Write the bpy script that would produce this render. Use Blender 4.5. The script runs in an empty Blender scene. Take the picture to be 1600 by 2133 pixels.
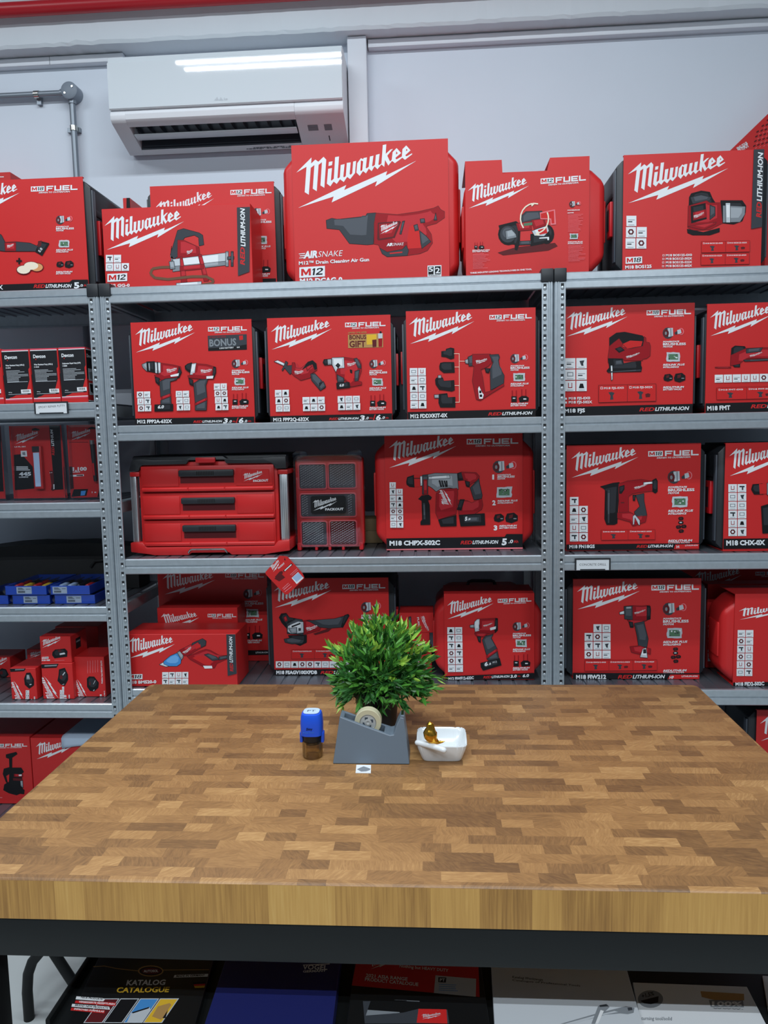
import bpy, bmesh, math, random
from mathutils import Vector, Matrix
random.seed(7)
SC = bpy.context.scene
COL = SC.collection
# ---------------------------------------------------------------- camera
IW, IH, F = 1600, 2133, 1575.9
CAM = Vector((1.1393, -2.6094, 1.5199))
yaw, pitch, roll = 0.0648, 0.1021, -0.0202
cy, sy, cp, sp = math.cos(yaw), math.sin(yaw), math.cos(pitch), math.sin(pitch)
fw = Vector((-sy*cp, cy*cp, -sp)); r0 = Vector((cy, sy, 0)); u0 = r0.cross(fw)
cr, sr = math.cos(roll), math.sin(roll)
RT = r0*cr + u0*sr; UP = -r0*sr + u0*cr
cam = bpy.data.cameras.new('camera'); camo = bpy.data.objects.new('camera', cam); COL.objects.link(camo)
cam.sensor_fit = 'HORIZONTAL'; cam.sensor_width = 36; cam.lens = 36*F/IW; cam.clip_start = 0.02
mx = Matrix.Identity(4)
for i in range(3):
    mx[i][0], mx[i][1], mx[i][2], mx[i][3] = RT[i], UP[i], -fw[i], CAM[i]
camo.matrix_world = mx
SC.camera = camo
def ray(u, v): return fw*F + RT*(u-IW/2) - UP*(v-IH/2)
def hY(u, v, Y):
    d = ray(u, v); return CAM + d*((Y-CAM.y)/d.y)
def hZ(u, v, Z):
    d = ray(u, v); return CAM + d*((Z-CAM.z)/d.z)
# ---------------------------------------------------------------- view, world, lights
SC.view_settings.view_transform = 'Standard'; SC.view_settings.look = 'None'
SC.view_settings.gamma = 1; SC.view_settings.use_curve_mapping = False
SC.view_settings.exposure = 0.0
w = bpy.data.worlds.new('world'); SC.world = w; w.use_nodes = True
w.node_tree.nodes['Background'].inputs[0].default_value = (0.80, 0.88, 1.0, 1)
w.node_tree.nodes['Background'].inputs[1].default_value = 0.02
CEIL_Z = 3.75
LAMPS = [(-1.36, -1.08), (0.31, -1.08), (1.56, -1.08), (-1.34, -1.16), (0.335, -1.16), (1.585, -1.16),
         (-0.6, -3.9), (1.2, -3.9), (3.0, -3.9), (-0.6, -4.15), (1.2, -4.15), (3.0, -4.15)]
LAMP_W = [13]*6 + [36]*6
# ---------------------------------------------------------------- materials
MATS = {}
def s2l(c):
    return tuple((x/255/12.92 if x/255 <= .04045 else ((x/255+.055)/1.055)**2.4) for x in c)
def mat(name, rgb, rough=.5, metal=0, spec=.5, noise=0, nscale=40, **kw):
    m = bpy.data.materials.new(name); m.use_nodes = True
    b = m.node_tree.nodes['Principled BSDF']
    c = (*s2l(rgb), 1)
    b.inputs['Base Color'].default_value = c; b.inputs['Roughness'].default_value = rough
    b.inputs['Metallic'].default_value = metal; b.inputs['Specular IOR Level'].default_value = spec
    for k, v in kw.items(): b.inputs[k.replace('_', ' ')].default_value = v
    if noise:
        nt = m.node_tree; n = nt.nodes.new('ShaderNodeTexNoise'); tc = nt.nodes.new('ShaderNodeTexCoord')
        n.inputs['Scale'].default_value = nscale; n.inputs['Detail'].default_value = 5
        nt.links.new(tc.outputs['Object'], n.inputs['Vector'])
        mp = nt.nodes.new('ShaderNodeMapRange'); mp.inputs[3].default_value = 1-noise; mp.inputs[4].default_value = 1+noise
        nt.links.new(n.outputs['Fac'], mp.inputs[0])
        mu = nt.nodes.new('ShaderNodeMix'); mu.data_type = 'RGBA'; mu.blend_type = 'MULTIPLY'; mu.inputs[0].default_value = 1
        mu.inputs[6].default_value = c; nt.links.new(mp.outputs[0], mu.inputs[7])
        nt.links.new(mu.outputs[2], b.inputs['Base Color'])
    MATS[name] = m; return m
mat('red_card', (200, 40, 40), .42, spec=.35)
mat('red_plastic', (198, 37, 38), .38, spec=.4)
mat('red_latch', (200, 22, 32), .4); mat('rim_red', (206, 78, 90), .4)
mat('print_white', (226, 229, 232), .5, spec=.2)
mat('black_plastic', (34, 37, 42), .45, noise=.15)
mat('dark_plastic', (62, 68, 77), .4)
mat('galvanised', (182, 191, 198), .34, metal=.62, noise=.14, nscale=55)
mat('galv_lug', (176, 184, 190), .35, metal=.6)
mat('slot_dark', (22, 24, 28), .7)
mat('deck_steel', (135, 142, 152), .38, metal=.8, noise=.15, nscale=18)
mat('wall_paint', (221, 228, 238), .75, spec=.2, noise=.02, nscale=6)
mat('beam_paint', (216, 223, 229), .7, spec=.2, noise=.03, nscale=9)
mat('ceiling_paint', (190, 194, 198), .8, spec=.1)
mat('far_paint', (110, 114, 120), .8, spec=.1)
mat('floor_epoxy', (178, 184, 184), .35, noise=.06, nscale=7)
mat('ac_white', (214, 221, 226), .035, spec=.5)
mat('ac_matt', (226, 228, 232), .4)
mat('trunk_white', (222, 226, 233), .45)
mat('pipe_red', (178, 20, 34), .35)
mat('conduit_grey', (135, 143, 152), .4, metal=.5)
mat('jbox_grey', (128, 138, 150), .5)
mat('black_steel', (15, 18, 19), .5, spec=.3)
mat('gold', (232, 176, 66), .2, metal=1)
mat('porcelain', (218, 223, 226), .12, spec=.55)
mat('tape_grey', (98, 110, 122), .42)
mat('tape_dark', (62, 72, 82), .5)
mat('tape_roll', (196, 190, 160), .3, spec=.4)
mat('hub_grey', (170, 172, 170), .4)
mat('stamp_blue', (30, 84, 214), .3)
mat('stamp_pale', (190, 212, 240), .5)
mat('stamp_dark', (18, 20, 24), .4)
mat('pot_black', (34, 32, 32), .5)
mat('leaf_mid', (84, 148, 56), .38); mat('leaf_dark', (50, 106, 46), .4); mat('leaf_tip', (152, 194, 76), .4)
mat('stem_green', (44, 92, 38), .5)
mat('paper_white', (214, 218, 222), .6); mat('paper_grey', (196, 202, 208), .6)
mat('navy', (24, 32, 92), .5); mat('cat_black', (20, 22, 24), .3)
mat('cat_red', (168, 26, 34), .4)
mat('alu', (196, 200, 204), .3, metal=.8)
mat('steel_bright', (190, 190, 185), .22, metal=1)
mat('kraft', (150, 128, 92), .7)
mat('tray_blue', (30, 82, 190), .3, spec=.6)
mat('bag_black', (20, 21, 23), .6)
mat('foam_blue', (186, 202, 222), .6)
mat('devcon_black', (28, 28, 32), .35); mat('devcon_pink', (214, 70, 92), .4)
mat('hole_black', (8, 8, 9), .8)
PC = {'K': (24, 24, 27), 'D': (58, 62, 68), 'G': (128, 134, 140), 'L': (190, 196, 202), 'W': (226, 229, 232), 'R': (150, 20, 30),
      'r': (200, 40, 40), 'B': (70, 140, 205), 'Y': (222, 178, 52), 'N': (84, 120, 92), 'T': (176, 138, 84), 'P': (226, 120, 128),
      'M': (92, 30, 34), 'O': (214, 150, 100), 'C': (235, 222, 200), 'n': (110, 78, 60)}
PC.update({'H': (186, 44, 52), 'E': (82, 86, 93), 'F': (46, 48, 53), 'J': (160, 166, 172), 'U': (110, 170, 226)})
HI = {'R': 'H', 'D': 'E', 'K': 'F', 'G': 'J', 'B': 'U', 'L': 'W'}
for k, v in PC.items(): mat('print_'+k, v, .5, spec=.2)
def clear_mat(name, tint, gl=.06, rough=.08, dens=.0):
    m = bpy.data.materials.new(name); m.use_nodes = True; nt = m.node_tree
    for n in list(nt.nodes): nt.nodes.remove(n)
    o = nt.nodes.new('ShaderNodeOutputMaterial'); t = nt.nodes.new('ShaderNodeBsdfTransparent'); g = nt.nodes.new('ShaderNodeBsdfGlossy')
    t.inputs[0].default_value = (*s2l(tint), 1); g.inputs['Roughness'].default_value = rough
    g.inputs['Color'].default_value = (.9, .92, .95, 1)
    fr = nt.nodes.new('ShaderNodeLayerWeight'); fr.inputs[0].default_value = .25
    ma = nt.nodes.new('ShaderNodeMath'); ma.operation = 'MULTIPLY_ADD'; ma.inputs[1].default_value = .5; ma.inputs[2].default_value = gl
    nt.links.new(fr.outputs['Fresnel'], ma.inputs[0])
    mi = nt.nodes.new('ShaderNodeMixShader'); nt.links.new(ma.outputs[0], mi.inputs[0])
    nt.links.new(t.outputs[0], mi.inputs[1]); nt.links.new(g.outputs[0], mi.inputs[2]); nt.links.new(mi.outputs[0], o.inputs[0])
    MATS[name] = m
clear_mat('clear_plastic', (240, 243, 246), .035)
clear_mat('clear_film', (225, 232, 242), .05, .15)
clear_mat('smoke_plastic', (232, 224, 206), .05)
clear_mat('lid_clear', (251, 247, 247), .04, .1)

def wood_mat(name, side):
    m = bpy.data.materials.new(name); m.use_nodes = True; nt = m.node_tree; N = nt.nodes; L = nt.links
    b = N['Principled BSDF']; b.inputs['Roughness'].default_value = .40; b.inputs['Specular IOR Level'].default_value = .42
    def mth(op, a, c=None, d=None):
        n = N.new('ShaderNodeMath'); n.operation = op
        for i, x in enumerate((a, c, d)):
            if x is None: continue
            if isinstance(x, (int, float)): n.inputs[i].default_value = x
            else: L.new(x, n.inputs[i])
        return n.outputs[0]
    tc = N.new('ShaderNodeTexCoord'); sx = N.new('ShaderNodeSeparateXYZ'); L.new(tc.outputs['Object'], sx.inputs[0])
    X, Y, Z = sx.outputs
    if side: Y = mth('MULTIPLY', Y, 0.0)
    row = mth('FLOOR', mth('DIVIDE', Y, .0255))
    wn = N.new('ShaderNodeTexWhiteNoise'); wn.noise_dimensions = '1D'; L.new(row, wn.inputs['W'])
    xx = mth('ADD', mth('DIVIDE', X, .064), mth('MULTIPLY', wn.outputs['Value'], 7.3))
    # uneven block lengths: warp the running coordinate per row
    wv = mth('MULTIPLY', mth('SINE', mth('ADD', mth('MULTIPLY', xx, 2.4), mth('MULTIPLY', wn.outputs['Value'], 40.0))), .26)
    colf = mth('FLOOR', mth('ADD', xx, wv))
    cv = N.new('ShaderNodeCombineXYZ'); L.new(row, cv.inputs[0]); L.new(colf, cv.inputs[1])
    wc = N.new('ShaderNodeTexWhiteNoise'); wc.noise_dimensions = '2D'; L.new(cv.outputs[0], wc.inputs['Vector'])
    # grain
    off = N.new('ShaderNodeVectorMath'); off.operation = 'MULTIPLY_ADD'
    L.new(wc.outputs['Color'], off.inputs[0]); off.inputs[1].default_value = (3, 3, 3); L.new(tc.outputs['Object'], off.inputs[2])
    ro = N.new('ShaderNodeVectorRotate'); ro.rotation_type = 'Z_AXIS'; L.new(off.outputs[0], ro.inputs['Vector'])
    if not side: L.new(mth('MULTIPLY', wc.outputs['Value'], 6.28), ro.inputs['Angle'])
    mpg = N.new('ShaderNodeMapping'); L.new(ro.outputs[0], mpg.inputs[0])
    mpg.inputs['Scale'].default_value = (150, 40, 6) if side else (70, 360, 70)
    ng = N.new('ShaderNodeTexNoise'); ng.inputs['Scale'].default_value = 1.0; ng.inputs['Detail'].default_value = 4; ng.inputs['Distortion'].default_value = .9
    L.new(mpg.outputs[0], ng.inputs['Vector'])
    nb = N.new('ShaderNodeTexNoise'); nb.inputs['Scale'].default_value = 4; nb.inputs['Detail'].default_value = 3; L.new(tc.outputs['Object'], nb.inputs['Vector'])
    mp2 = N.new('ShaderNodeMapping'); L.new(ro.outputs[0], mp2.inputs[0]); mp2.inputs['Scale'].default_value = (420, 60, 10) if side else (22, 120, 22)
    n2 = N.new('ShaderNodeTexNoise'); n2.inputs['Scale'].default_value = 1.0; n2.inputs['Detail'].default_value = 3; n2.inputs['Distortion'].default_value = .4 if side else 2.2; L.new(mp2.outputs[0], n2.inputs['Vector'])
    gr = mth('ADD', mth('MULTIPLY', ng.outputs['Fac'], .34), mth('MULTIPLY', n2.outputs['Fac'], .42))
    v = mth('ADD', mth('MULTIPLY', wc.outputs['Value'], .30 if side else .44), gr)
    if side: v = mth('ADD', v, .08)
    v = mth('ADD', v, mth('MULTIPLY', mth('SUBTRACT', nb.outputs['Fac'], .5), .35))
    rp = N.new('ShaderNodeValToRGB'); L.new(v, rp.inputs[0]); e = rp.color_ramp.elements
    pal = [(.20, (90, 63, 40)), (.42, (122, 88, 54)), (.60, (144, 105, 64)), (.78, (163, 122, 76)), (1.0, (192, 152, 100))] if not side else \
          [(.22, (112, 76, 34)), (.42, (150, 108, 52)), (.58, (174, 130, 66)), (.76, (188, 144, 76)), (1.0, (204, 164, 96))]
    while len(e) < 5: e.new(.5)
    for i, (p, c) in enumerate(pal): e[i].position = p; e[i].color = (*s2l(c), 1)
    L.new(rp.outputs[0], b.inputs['Base Color'])
    MATS[name] = m
wood_mat('butcher_top', False); wood_mat('butcher_side', True)

# ---------------------------------------------------------------- mesh builder
class MB:
    def __init__(s): s.v = []; s.f = []; s.m = []; s.sm = []; s.mats = []
    def mi(s, name):
        if name not in s.mats: s.mats.append(name)
        return s.mats.index(name)
    def add(s, vs, fs, m, smooth=False):
        o = len(s.v); s.v += [tuple(x) for x in vs]; i = s.mi(m)
        for f in fs: s.f.append([o+k for k in f]); s.m.append(i); s.sm.append(smooth)
    def box(s, x0, x1, y0, y1, z0, z1, m):
        s.add([(x0,y0,z0),(x1,y0,z0),(x1,y1,z0),(x0,y1,z0),(x0,y0,z1),(x1,y0,z1),(x1,y1,z1),(x0,y1,z1)],
              [(0,3,2,1),(4,5,6,7),(0,1,5,4),(1,2,6,5),(2,3,7,6),(3,0,4,7)], m)
    def bbox(s, x0, x1, y0, y1, z0, z1, m, bev=.004, seg=2):
        bm = bmesh.new(); bmesh.ops.create_cube(bm, size=1)
        for v in bm.verts: v.co = Vector(((x0+x1)/2+v.co.x*(x1-x0), (y0+y1)/2+v.co.y*(y1-y0), (z0+z1)/2+v.co.z*(z1-z0)))
        bmesh.ops.bevel(bm, geom=bm.edges[:], offset=bev, segments=seg, affect='EDGES', profile=.5)
        s.bm(bm, m, True)
    def bm(s, bm, m, smooth=False, M=None):
        bm.verts.index_update()
        s.add([(M @ v.co if M else v.co) for v in bm.verts], [[v.index for v in f.verts] for f in bm.faces], m, smooth); bm.free()
    def prism(s, pts, a, b, m, axis='Y', bev=0, seg=2, smooth=False):
        """outline pts extruded from a to b; axis Y: pts are (x,z); X: pts are (y,z); Z: pts are (x,y)"""
        def mk(p, t): return (p[0], t, p[1]) if axis == 'Y' else ((t, p[0], p[1]) if axis == 'X' else (p[0], p[1], t))
        bm = bmesh.new(); A = [bm.verts.new(mk(p, a)) for p in pts]; B = [bm.verts.new(mk(p, b)) for p in pts]; n = len(pts)
        bm.faces.new(A); bm.faces.new(B[::-1])
        for i in range(n): bm.faces.new((A[i], B[i], B[(i+1) % n], A[(i+1) % n]))
        bmesh.ops.recalc_face_normals(bm, faces=bm.faces[:])
        if bev: bmesh.ops.bevel(bm, geom=[e for e in bm.edges if e.calc_face_angle(0) > .35], offset=bev, segments=seg, affect='EDGES', profile=.5)
        s.bm(bm, m, smooth or bool(bev))
    def tube(s, path, r, m, n=10, caps=True, sx=1.0):
        path = [Vector(p) for p in path]; rs = r if isinstance(r, (list, tuple)) else [r]*len(path)
        vs = []; ref = None
        for i, p in enumerate(path):
            t = (path[min(i+1, len(path)-1)] - path[max(i-1, 0)]).normalized()
            if ref is None: ref = Vector((0, 0, 1)) if abs(t.z) < .9 else Vector((1, 0, 0))
            a = t.cross(ref).normalized(); b2 = a.cross(t).normalized(); ref = b2
            for k in range(n):
                th = 2*math.pi*k/n; vs.append(p + a*(math.cos(th)*rs[i]*sx) + b2*(math.sin(th)*rs[i]))
        fs = []
        for i in range(len(path)-1):
            for k in range(n): fs.append((i*n+k, i*n+(k+1) % n, (i+1)*n+(k+1) % n, (i+1)*n+k))
        if caps: fs.append(tuple(range(n-1, -1, -1))); fs.append(tuple((len(path)-1)*n+k for k in range(n)))
        s.add(vs, fs, m, True)
    def lathe(s, prof, cx, cy_, cz, m, n=32, axis='Z'):
        vs = []
        for (r, h) in prof:
            for k in range(n):
                th = 2*math.pi*k/n
                vs.append((cx+r*math.cos(th), cy_+r*math.sin(th), cz+h) if axis == 'Z' else (cx+r*math.cos(th), cy_+h, cz+r*math.sin(th)))
        fs = []
        for i in range(len(prof)-1):
            for k in range(n): fs.append((i*n+k, i*n+(k+1) % n, (i+1)*n+(k+1) % n, (i+1)*n+k))
        s.add(vs, fs, m, True)
    def build(s, name, parent=None, loc=None, **props):
        me = bpy.data.meshes.new(name); org = Vector(loc) if loc else Vector((0, 0, 0))
        me.from_pydata([tuple(Vector(v)-org) for v in s.v], [], s.f)
        for n in s.mats: me.materials.append(MATS[n])
        me.polygons.foreach_set('material_index', s.m); me.polygons.foreach_set('use_smooth', s.sm); me.update()
        if any(s.sm): me.set_sharp_from_angle(angle=.6)
        o = bpy.data.objects.new(name, me); COL.objects.link(o); o.location = org
        if parent:
            p0 = parent; base = Vector((0, 0, 0))
            while p0: base += p0.location; p0 = p0.parent
            o.parent = parent; o.location = org - base
        for k, v in props.items(): o[k] = v
        return o
def thing(name, loc, label, cat, group=None):
    o = bpy.data.objects.new(name, None); COL.objects.link(o); o.location = loc; o.empty_display_size = .02
    o['label'] = label; o['category'] = cat
    if group: o['group'] = group
    return o
def tag(o, label, cat, group=None):
    o['label'] = label; o['category'] = cat
    if group: o['group'] = group
    return o
def struct(mb, name): return mb.build(name, kind='structure')

# ---------------------------------------------------------------- lettering and printed graphics
_TX = {}
def glyphs(txt, bold=0.0, shear=0.0):
    k = (txt, bold, shear)
    if k in _TX: return _TX[k]
    cu = bpy.data.curves.new('t', 'FONT'); cu.body = txt; cu.offset = bold; cu.shear = shear; cu.resolution_u = 2
    ob = bpy.data.objects.new('t', cu); COL.objects.link(ob)
    dg = bpy.context.evaluated_depsgraph_get(); dg.update(); me = ob.evaluated_get(dg).to_mesh()
    vs = [(v.co.x, v.co.y) for v in me.vertices]; fs = [list(p.vertices) for p in me.polygons]
    ob.evaluated_get(dg).to_mesh_clear(); bpy.data.objects.remove(ob); bpy.data.curves.remove(cu)
    x0 = min(v[0] for v in vs); x1 = max(v[0] for v in vs)
    _TX[k] = ([((x-x0)/(x1-x0), y/.69) for x, y in vs], fs); return _TX[k]
def pp(s): return [tuple(float(a) for a in q.split(',')) for q in s.split()]
LOGO = [pp('80,862 475,472 465,625 572,525 650,580 785,452 853,525 800,1248 700,1185 742,590 655,660 605,1335 503,1270 548,665 455,735 400,1425 295,1360 345,710'),
        pp('920,585 1015,565 1000,665 910,690'),
        pp('900,762 1000,738 970,1050 990,1060 1045,1010 1082,460 1182,440 1140,990 1158,1005 1200,970 1225,660 1325,635 1290,960 1315,975 1355,940 1382,605 1482,592 1452,890 1480,910 1520,870 1545,572 1622,552 1592,865 1465,1020 1390,965 1300,1095 1205,1025 1120,1145 1040,1085 955,1208 865,1140'),
        [(x*1.1538+1477, y*1.1538) for x, y in pp('130,740 150,530 232,420 285,440 290,415 368,400 340,630 355,645 405,610 435,380 512,362 480,590 500,600 545,565 567,345 650,320 620,560 645,570 690,535 722,125 800,108 785,320 890,225 948,208 820,360 880,490 920,450 940,280 1030,190 1130,300 1005,405 1010,435 1030,440 1145,375 1160,215 1245,130 1340,240 1225,345 1235,370 1255,370 1370,305 1378,325 1215,450 1155,405 990,525 925,475 842,580 770,455 752,610 690,555 600,662 535,600 470,705 408,650 343,755 278,705 205,812')],
        pp('120,1765 1365,1172 1310,1300 2417,813 2383,923 3173,540 2106,1206 2158,1067 985,1620 1040,1468')]
LOGO_HOLES = [[(x*1.1538+1477, y*1.1538) for x, y in pp(q)] for q in ('232,470 280,485 262,680 235,705 218,690', '1020,260 1052,305 1015,335', '1245,205 1275,235 1238,260')]
RECT = {'F': [(0,0,.22,1),(0,.76,1,1),(0,.36,.85,.58)], 'U': [(0,0,.22,1),(.78,0,1,1),(0,0,1,.24)],
        'E': [(0,0,.22,1),(0,.76,1,1),(0,.38,.9,.6),(0,0,1,.24)], 'L': [(0,0,.22,1),(0,0,1,.24)]}
DIG = {'M': [(0,0),(0,1),(.25,1),(.5,.45),(.75,1),(1,1),(1,0),(.78,0),(.78,.6),(.58,.1),(.42,.1),(.22,.6),(.22,0)],
       '1': [(.35,0),(.35,.78),(.1,.66),(.1,.84),(.4,1),(.72,1),(.72,0)],
       '2': [(0,0),(0,.2),(.62,.62),(.68,.75),(.55,.83),(.3,.83),(.22,.7),(0,.7),(.05,.92),(.3,1),(.7,1),(.95,.86),(.95,.64),(.35,.2),(1,.2),(1,0)],
       '8': [(.2,0),(.8,0),(1,.18),(1,.4),(.88,.52),(.97,.64),(.97,.86),(.78,1),(.22,1),(.03,.86),(.03,.64),(.12,.52),(0,.4),(0,.18)],
       '8h': [[(.28,.16),(.72,.16),(.76,.3),(.7,.42),(.3,.42),(.24,.3)], [(.3,.6),(.7,.6),(.72,.72),(.68,.84),(.32,.84),(.28,.72)]]}
def hull_ratio(p):
    ar = lambda q: abs(sum(q[i][0]*q[(i+1) % len(q)][1]-q[(i+1) % len(q)][0]*q[i][1] for i in range(len(q))))/2
    P = sorted(set(p)); h = []
    for sgn in (P, P[::-1]):
        c = []
        for q in sgn:
            while len(c) > 1 and (c[-1][0]-c[-2][0])*(q[1]-c[-2][1])-(c[-1][1]-c[-2][1])*(q[0]-c[-2][0]) <= 0: c.pop()
            c.append(q)
        h += c[:-1]
    return ar(p)/max(ar(h), 1e-9), ar(p)
class Pr:
    """printing on a flat face: crop pixels (ox,oy,scale) fall on the plane Y=yf"""
    def __init__(s, crop, yf, clip=None, fn=None):
        s.ox, s.oy, s.s = crop; s.yf = yf; s.lay = .0004; s.p = {}; s.clip = clip; s.fn = fn
    def mb(s, part):
        if part not in s.p: s.p[part] = MB()
        return s.p[part]
    def w(s, x, y):
        if s.fn: return s.fn(x, y, s.lay)
        q = hY(s.ox+x/s.s, s.oy+y/s.s, s.yf)
        if s.clip: q.x = min(max(q.x, s.clip[0]), s.clip[1]); q.z = min(max(q.z, s.clip[2]), s.clip[3])
        return Vector((q.x, s.yf-s.lay, q.z))
    def poly(s, col, pts, part='print'):
        s.lay += .00002
        m = col if len(col) > 1 else 'print_'+col
        vs = [s.w(*p) for p in pts]
        a = sum(vs[i].x*vs[(i+1) % len(vs)].z - vs[(i+1) % len(vs)].x*vs[i].z for i in range(len(vs)))
        s.mb(part).add(vs, [list(range(len(pts))) if a > 0 else list(range(len(pts)))[::-1]], m)
    def S(s, spec, part='product_picture'):
        for q in spec.strip().split(';'):
            q = q.strip()
            if not q: continue
            c, t = q.split(':'); t = pp(t); s.poly(c, t, part)
            if part != 'product_picture' or c not in HI: continue
            k, ar = hull_ratio(t)
            if k > .8 and ar > 500*(s.s/4)**2:
                cx = sum(a for a, b in t)/len(t); cy_ = sum(b for a, b in t)/len(t)
                s.poly(HI[c], [(cx+(a-cx)*.68, cy_+(b-cy_)*.62-(max(b for a, b in t)-min(b for a, b in t))*.08) for a, b in t], part)
            s.lay += .00002
            for a, b in zip(t, t[1:]+t[:1]):
                l = math.hypot(b[0]-a[0], b[1]-a[1])
                if l < 1: continue
                w2 = s.s*.42; nx, ny = -(b[1]-a[1])/l*w2, (b[0]-a[0])/l*w2; s.lay -= .00002
                s.poly('M' if c == 'R' else 'K', [(a[0]+nx, a[1]+ny), (b[0]+nx, b[1]+ny), (b[0]-nx, b[1]-ny), (a[0]-nx, a[1]-ny)], part)
    def rect(s, col, x0, y0, x1, y1, part='print', sl=0):
        d = (x1-x0)*sl; s.poly(col, [(x0, y0), (x1, y0+d), (x1, y1+d), (x0, y1)], part)
    def text(s, txt, x0, y0, x1, y1, h, col='W', bold=.02, shear=0, part='print'):
        s.lay += .00002
        if len(txt) == 1 and txt in '1i': x1 = x0+(x1-x0)*.55
        gv, gf = glyphs(txt, bold, shear); dx, dy = x1-x0, y1-y0; n = math.hypot(dx, dy); ux, uy = dy/n*h, -dx/n*h
        s.mb(part).add([s.w(x0+a*dx+b*ux, y0+a*dy+b*uy) for a, b in gv], gf, 'print_'+col)
    def logo(s, A, B, C, part='logo', col='W', bg='r'):
        s.lay += .00002
        a0, b0, c0 = Vector((80, 862)), Vector((3173, 540)), Vector((120, 1765))
        m = Matrix((( b0.x-a0.x, c0.x-a0.x), (b0.y-a0.y, c0.y-a0.y))).inverted()
        def T(p):
            k = m @ (Vector(p)-a0); return (A[0]+k.x*(B[0]-A[0])+k.y*(C[0]-A[0]), A[1]+k.x*(B[1]-A[1])+k.y*(C[1]-A[1]))
        for g in LOGO: s.poly(col, [T(p) for p in g], part)
        for g in LOGO_HOLES: s.poly(bg, [T(p) for p in g], part)
    def badge(s, x0, y0, x1, y1, h, num, part='print'):
        """white plate with M12 / M18; baseline x0,y0 -> x1,y1"""
        sl = (y1-y0)/(x1-x0); s.poly('W', [(x0, y0), (x1, y1), (x1, y1-h), (x0, y0-h)], part)
        w_ = x1-x0; p = h*.18
        def g(pts, a, b, col, sh=0):
            s.poly(col, [(x0+w_*(a+(b-a)*(u+sh*v)), y0-p+w_*(a+(b-a)*u)*sl-v*h*.66) for u, v in pts], part)
        g(DIG['M'], .07, .45, 'r'); g(DIG['1'], .46, .64, 'K', .2); d = DIG[num[1]]; g(d, .64, .90, 'K', .2)
        if num[1] == '8':
            for q in DIG['8h']: g(q, .64, .90, 'W', .2)
    def fuel(s, x0, y0, x1, y1, h, num):
        w_ = x1-x0; sl = (y1-y0)/w_
        s.badge(x0, y0, x0+w_*.29, y0+w_*.29*sl, h, num)
        for i, ch in enumerate('FUEL'):
            a = x0+w_*(.33+.172*i); b = w_*.152
            for (p, q, r, t) in RECT[ch]:
                X0, X1 = a+p*b, a+r*b
                s.poly('W', [(X0, y0+(X0-x0)*sl-q*h), (X1, y0+(X1-x0)*sl-q*h), (X1, y0+(X1-x0)*sl-t*h), (X0, y0+(X0-x0)*sl-t*h)])
        s.text('DRIVEN TO OUTPERFORM.', x0+w_*.17, y0+h*.42+w_*.17*sl, x0+w_*.84, y0+h*.42+w_*.84*sl, h*.26, 'W', .03, .2)
    def motor(s, x, y, w_):
        e = lambda cx, cy_, a, b, n=12: [(x+w_*(cx+a*math.cos(6.283*i/n)), y+w_*(cy_+b*math.sin(6.283*i/n))) for i in range(n)]
        s.poly('D', e(-.24, .02, .25, .26)); s.poly('L', [(x+w_*a, y+w_*b) for a, b in ((-.26, -.2), (-.02, -.22), (.0, .15), (-.22, .2))])
        s.poly('G', [(x+w_*a, y+w_*b) for a, b in ((-.14, -.2), (-.09, -.2), (-.08, .18), (-.13, .19))])
        s.poly('M', e(-.33, .03, .13, .18)); s.poly('G', e(-.34, .03, .05, .08))
        s.poly('P', e(.36, -.05, .13, .16)); s.poly('r', e(.35, -.05, .10, .13))
        s.poly('D', [(x+w_*a, y+w_*b) for a, b in ((.06, .0), (.2, -.09), (.2, .07), (.08, .09))])
        s.poly('L', [(x+w_*a, y+w_*b) for a, b in ((.18, -.12), (.34, -.15), (.38, .02), (.2, .08))])
    def circuit(s, x, y, w_):
        R = random.Random(int(x*7+y)); pts = []
        for i in range(16):
            t = 6.283*i/16; k = R.uniform(.92, 1.08); c_, s_ = math.cos(t), math.sin(t); q = max(abs(c_), abs(s_))
            pts.append((x+w_*.5*c_/q*k*.95, y+w_*.33*s_/q*k))
        s.poly('L', pts)
        s.rect('N', x-w_*.34, y-w_*.2, x+w_*.34, y+w_*.2)
        for i in range(9):
            a, b = R.uniform(-.38, .3), R.uniform(-.22, .16); s.rect(R.choice('DGKWN'), x+w_*a, y+w_*b, x+w_*(a+R.uniform(.05, .13)), y+w_*(b+R.uniform(.04, .1)))
    def packs(s, x, y, w_, kind=12):
        if kind == 12:
            for cx, hh in ((-.3, .3), (.22, .36)):
                for k in (-.11, .11): s.rect('R', x+w_*(cx+k-.02), y-w_*hh, x+w_*(cx+k+.03), y+w_*.1)
            s.rect('K', x-w_*.46, y+w_*.02, x-w_*.16, y+w_*.34); s.rect('L', x-w_*.38, y+w_*.1, x-w_*.24, y+w_*.16)
            s.poly('K', [(x+w_*a, y+w_*b) for a, b in ((-.06, .12), (.1, .0), (.36, .0), (.5, .1), (.48, .3), (.0, .36))])
            s.rect('W', x+w_*.2, y+w_*.14, x+w_*.36, y+w_*.2)
        elif kind == 18:
            for cx, sc in ((-.27, .85), (.26, 1.05)):
                s.poly('K', [(x+w_*(cx+a*sc), y+w_*b*sc) for a, b in ((-.25, .0), (-.18, -.18), (.1, -.22), (.25, -.1), (.25, .1), (.0, .2), (-.22, .14))])
                s.poly('M', [(x+w_*(cx+a*sc), y+w_*b*sc) for a, b in ((-.1, -.12), (.06, -.16), (.04, -.02), (-.1, .02))]); s.rect('G', x+w_*(cx+.08*sc), y-w_*.0, x+w_*(cx+.2*sc), y+w_*.04)
        else:
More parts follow.
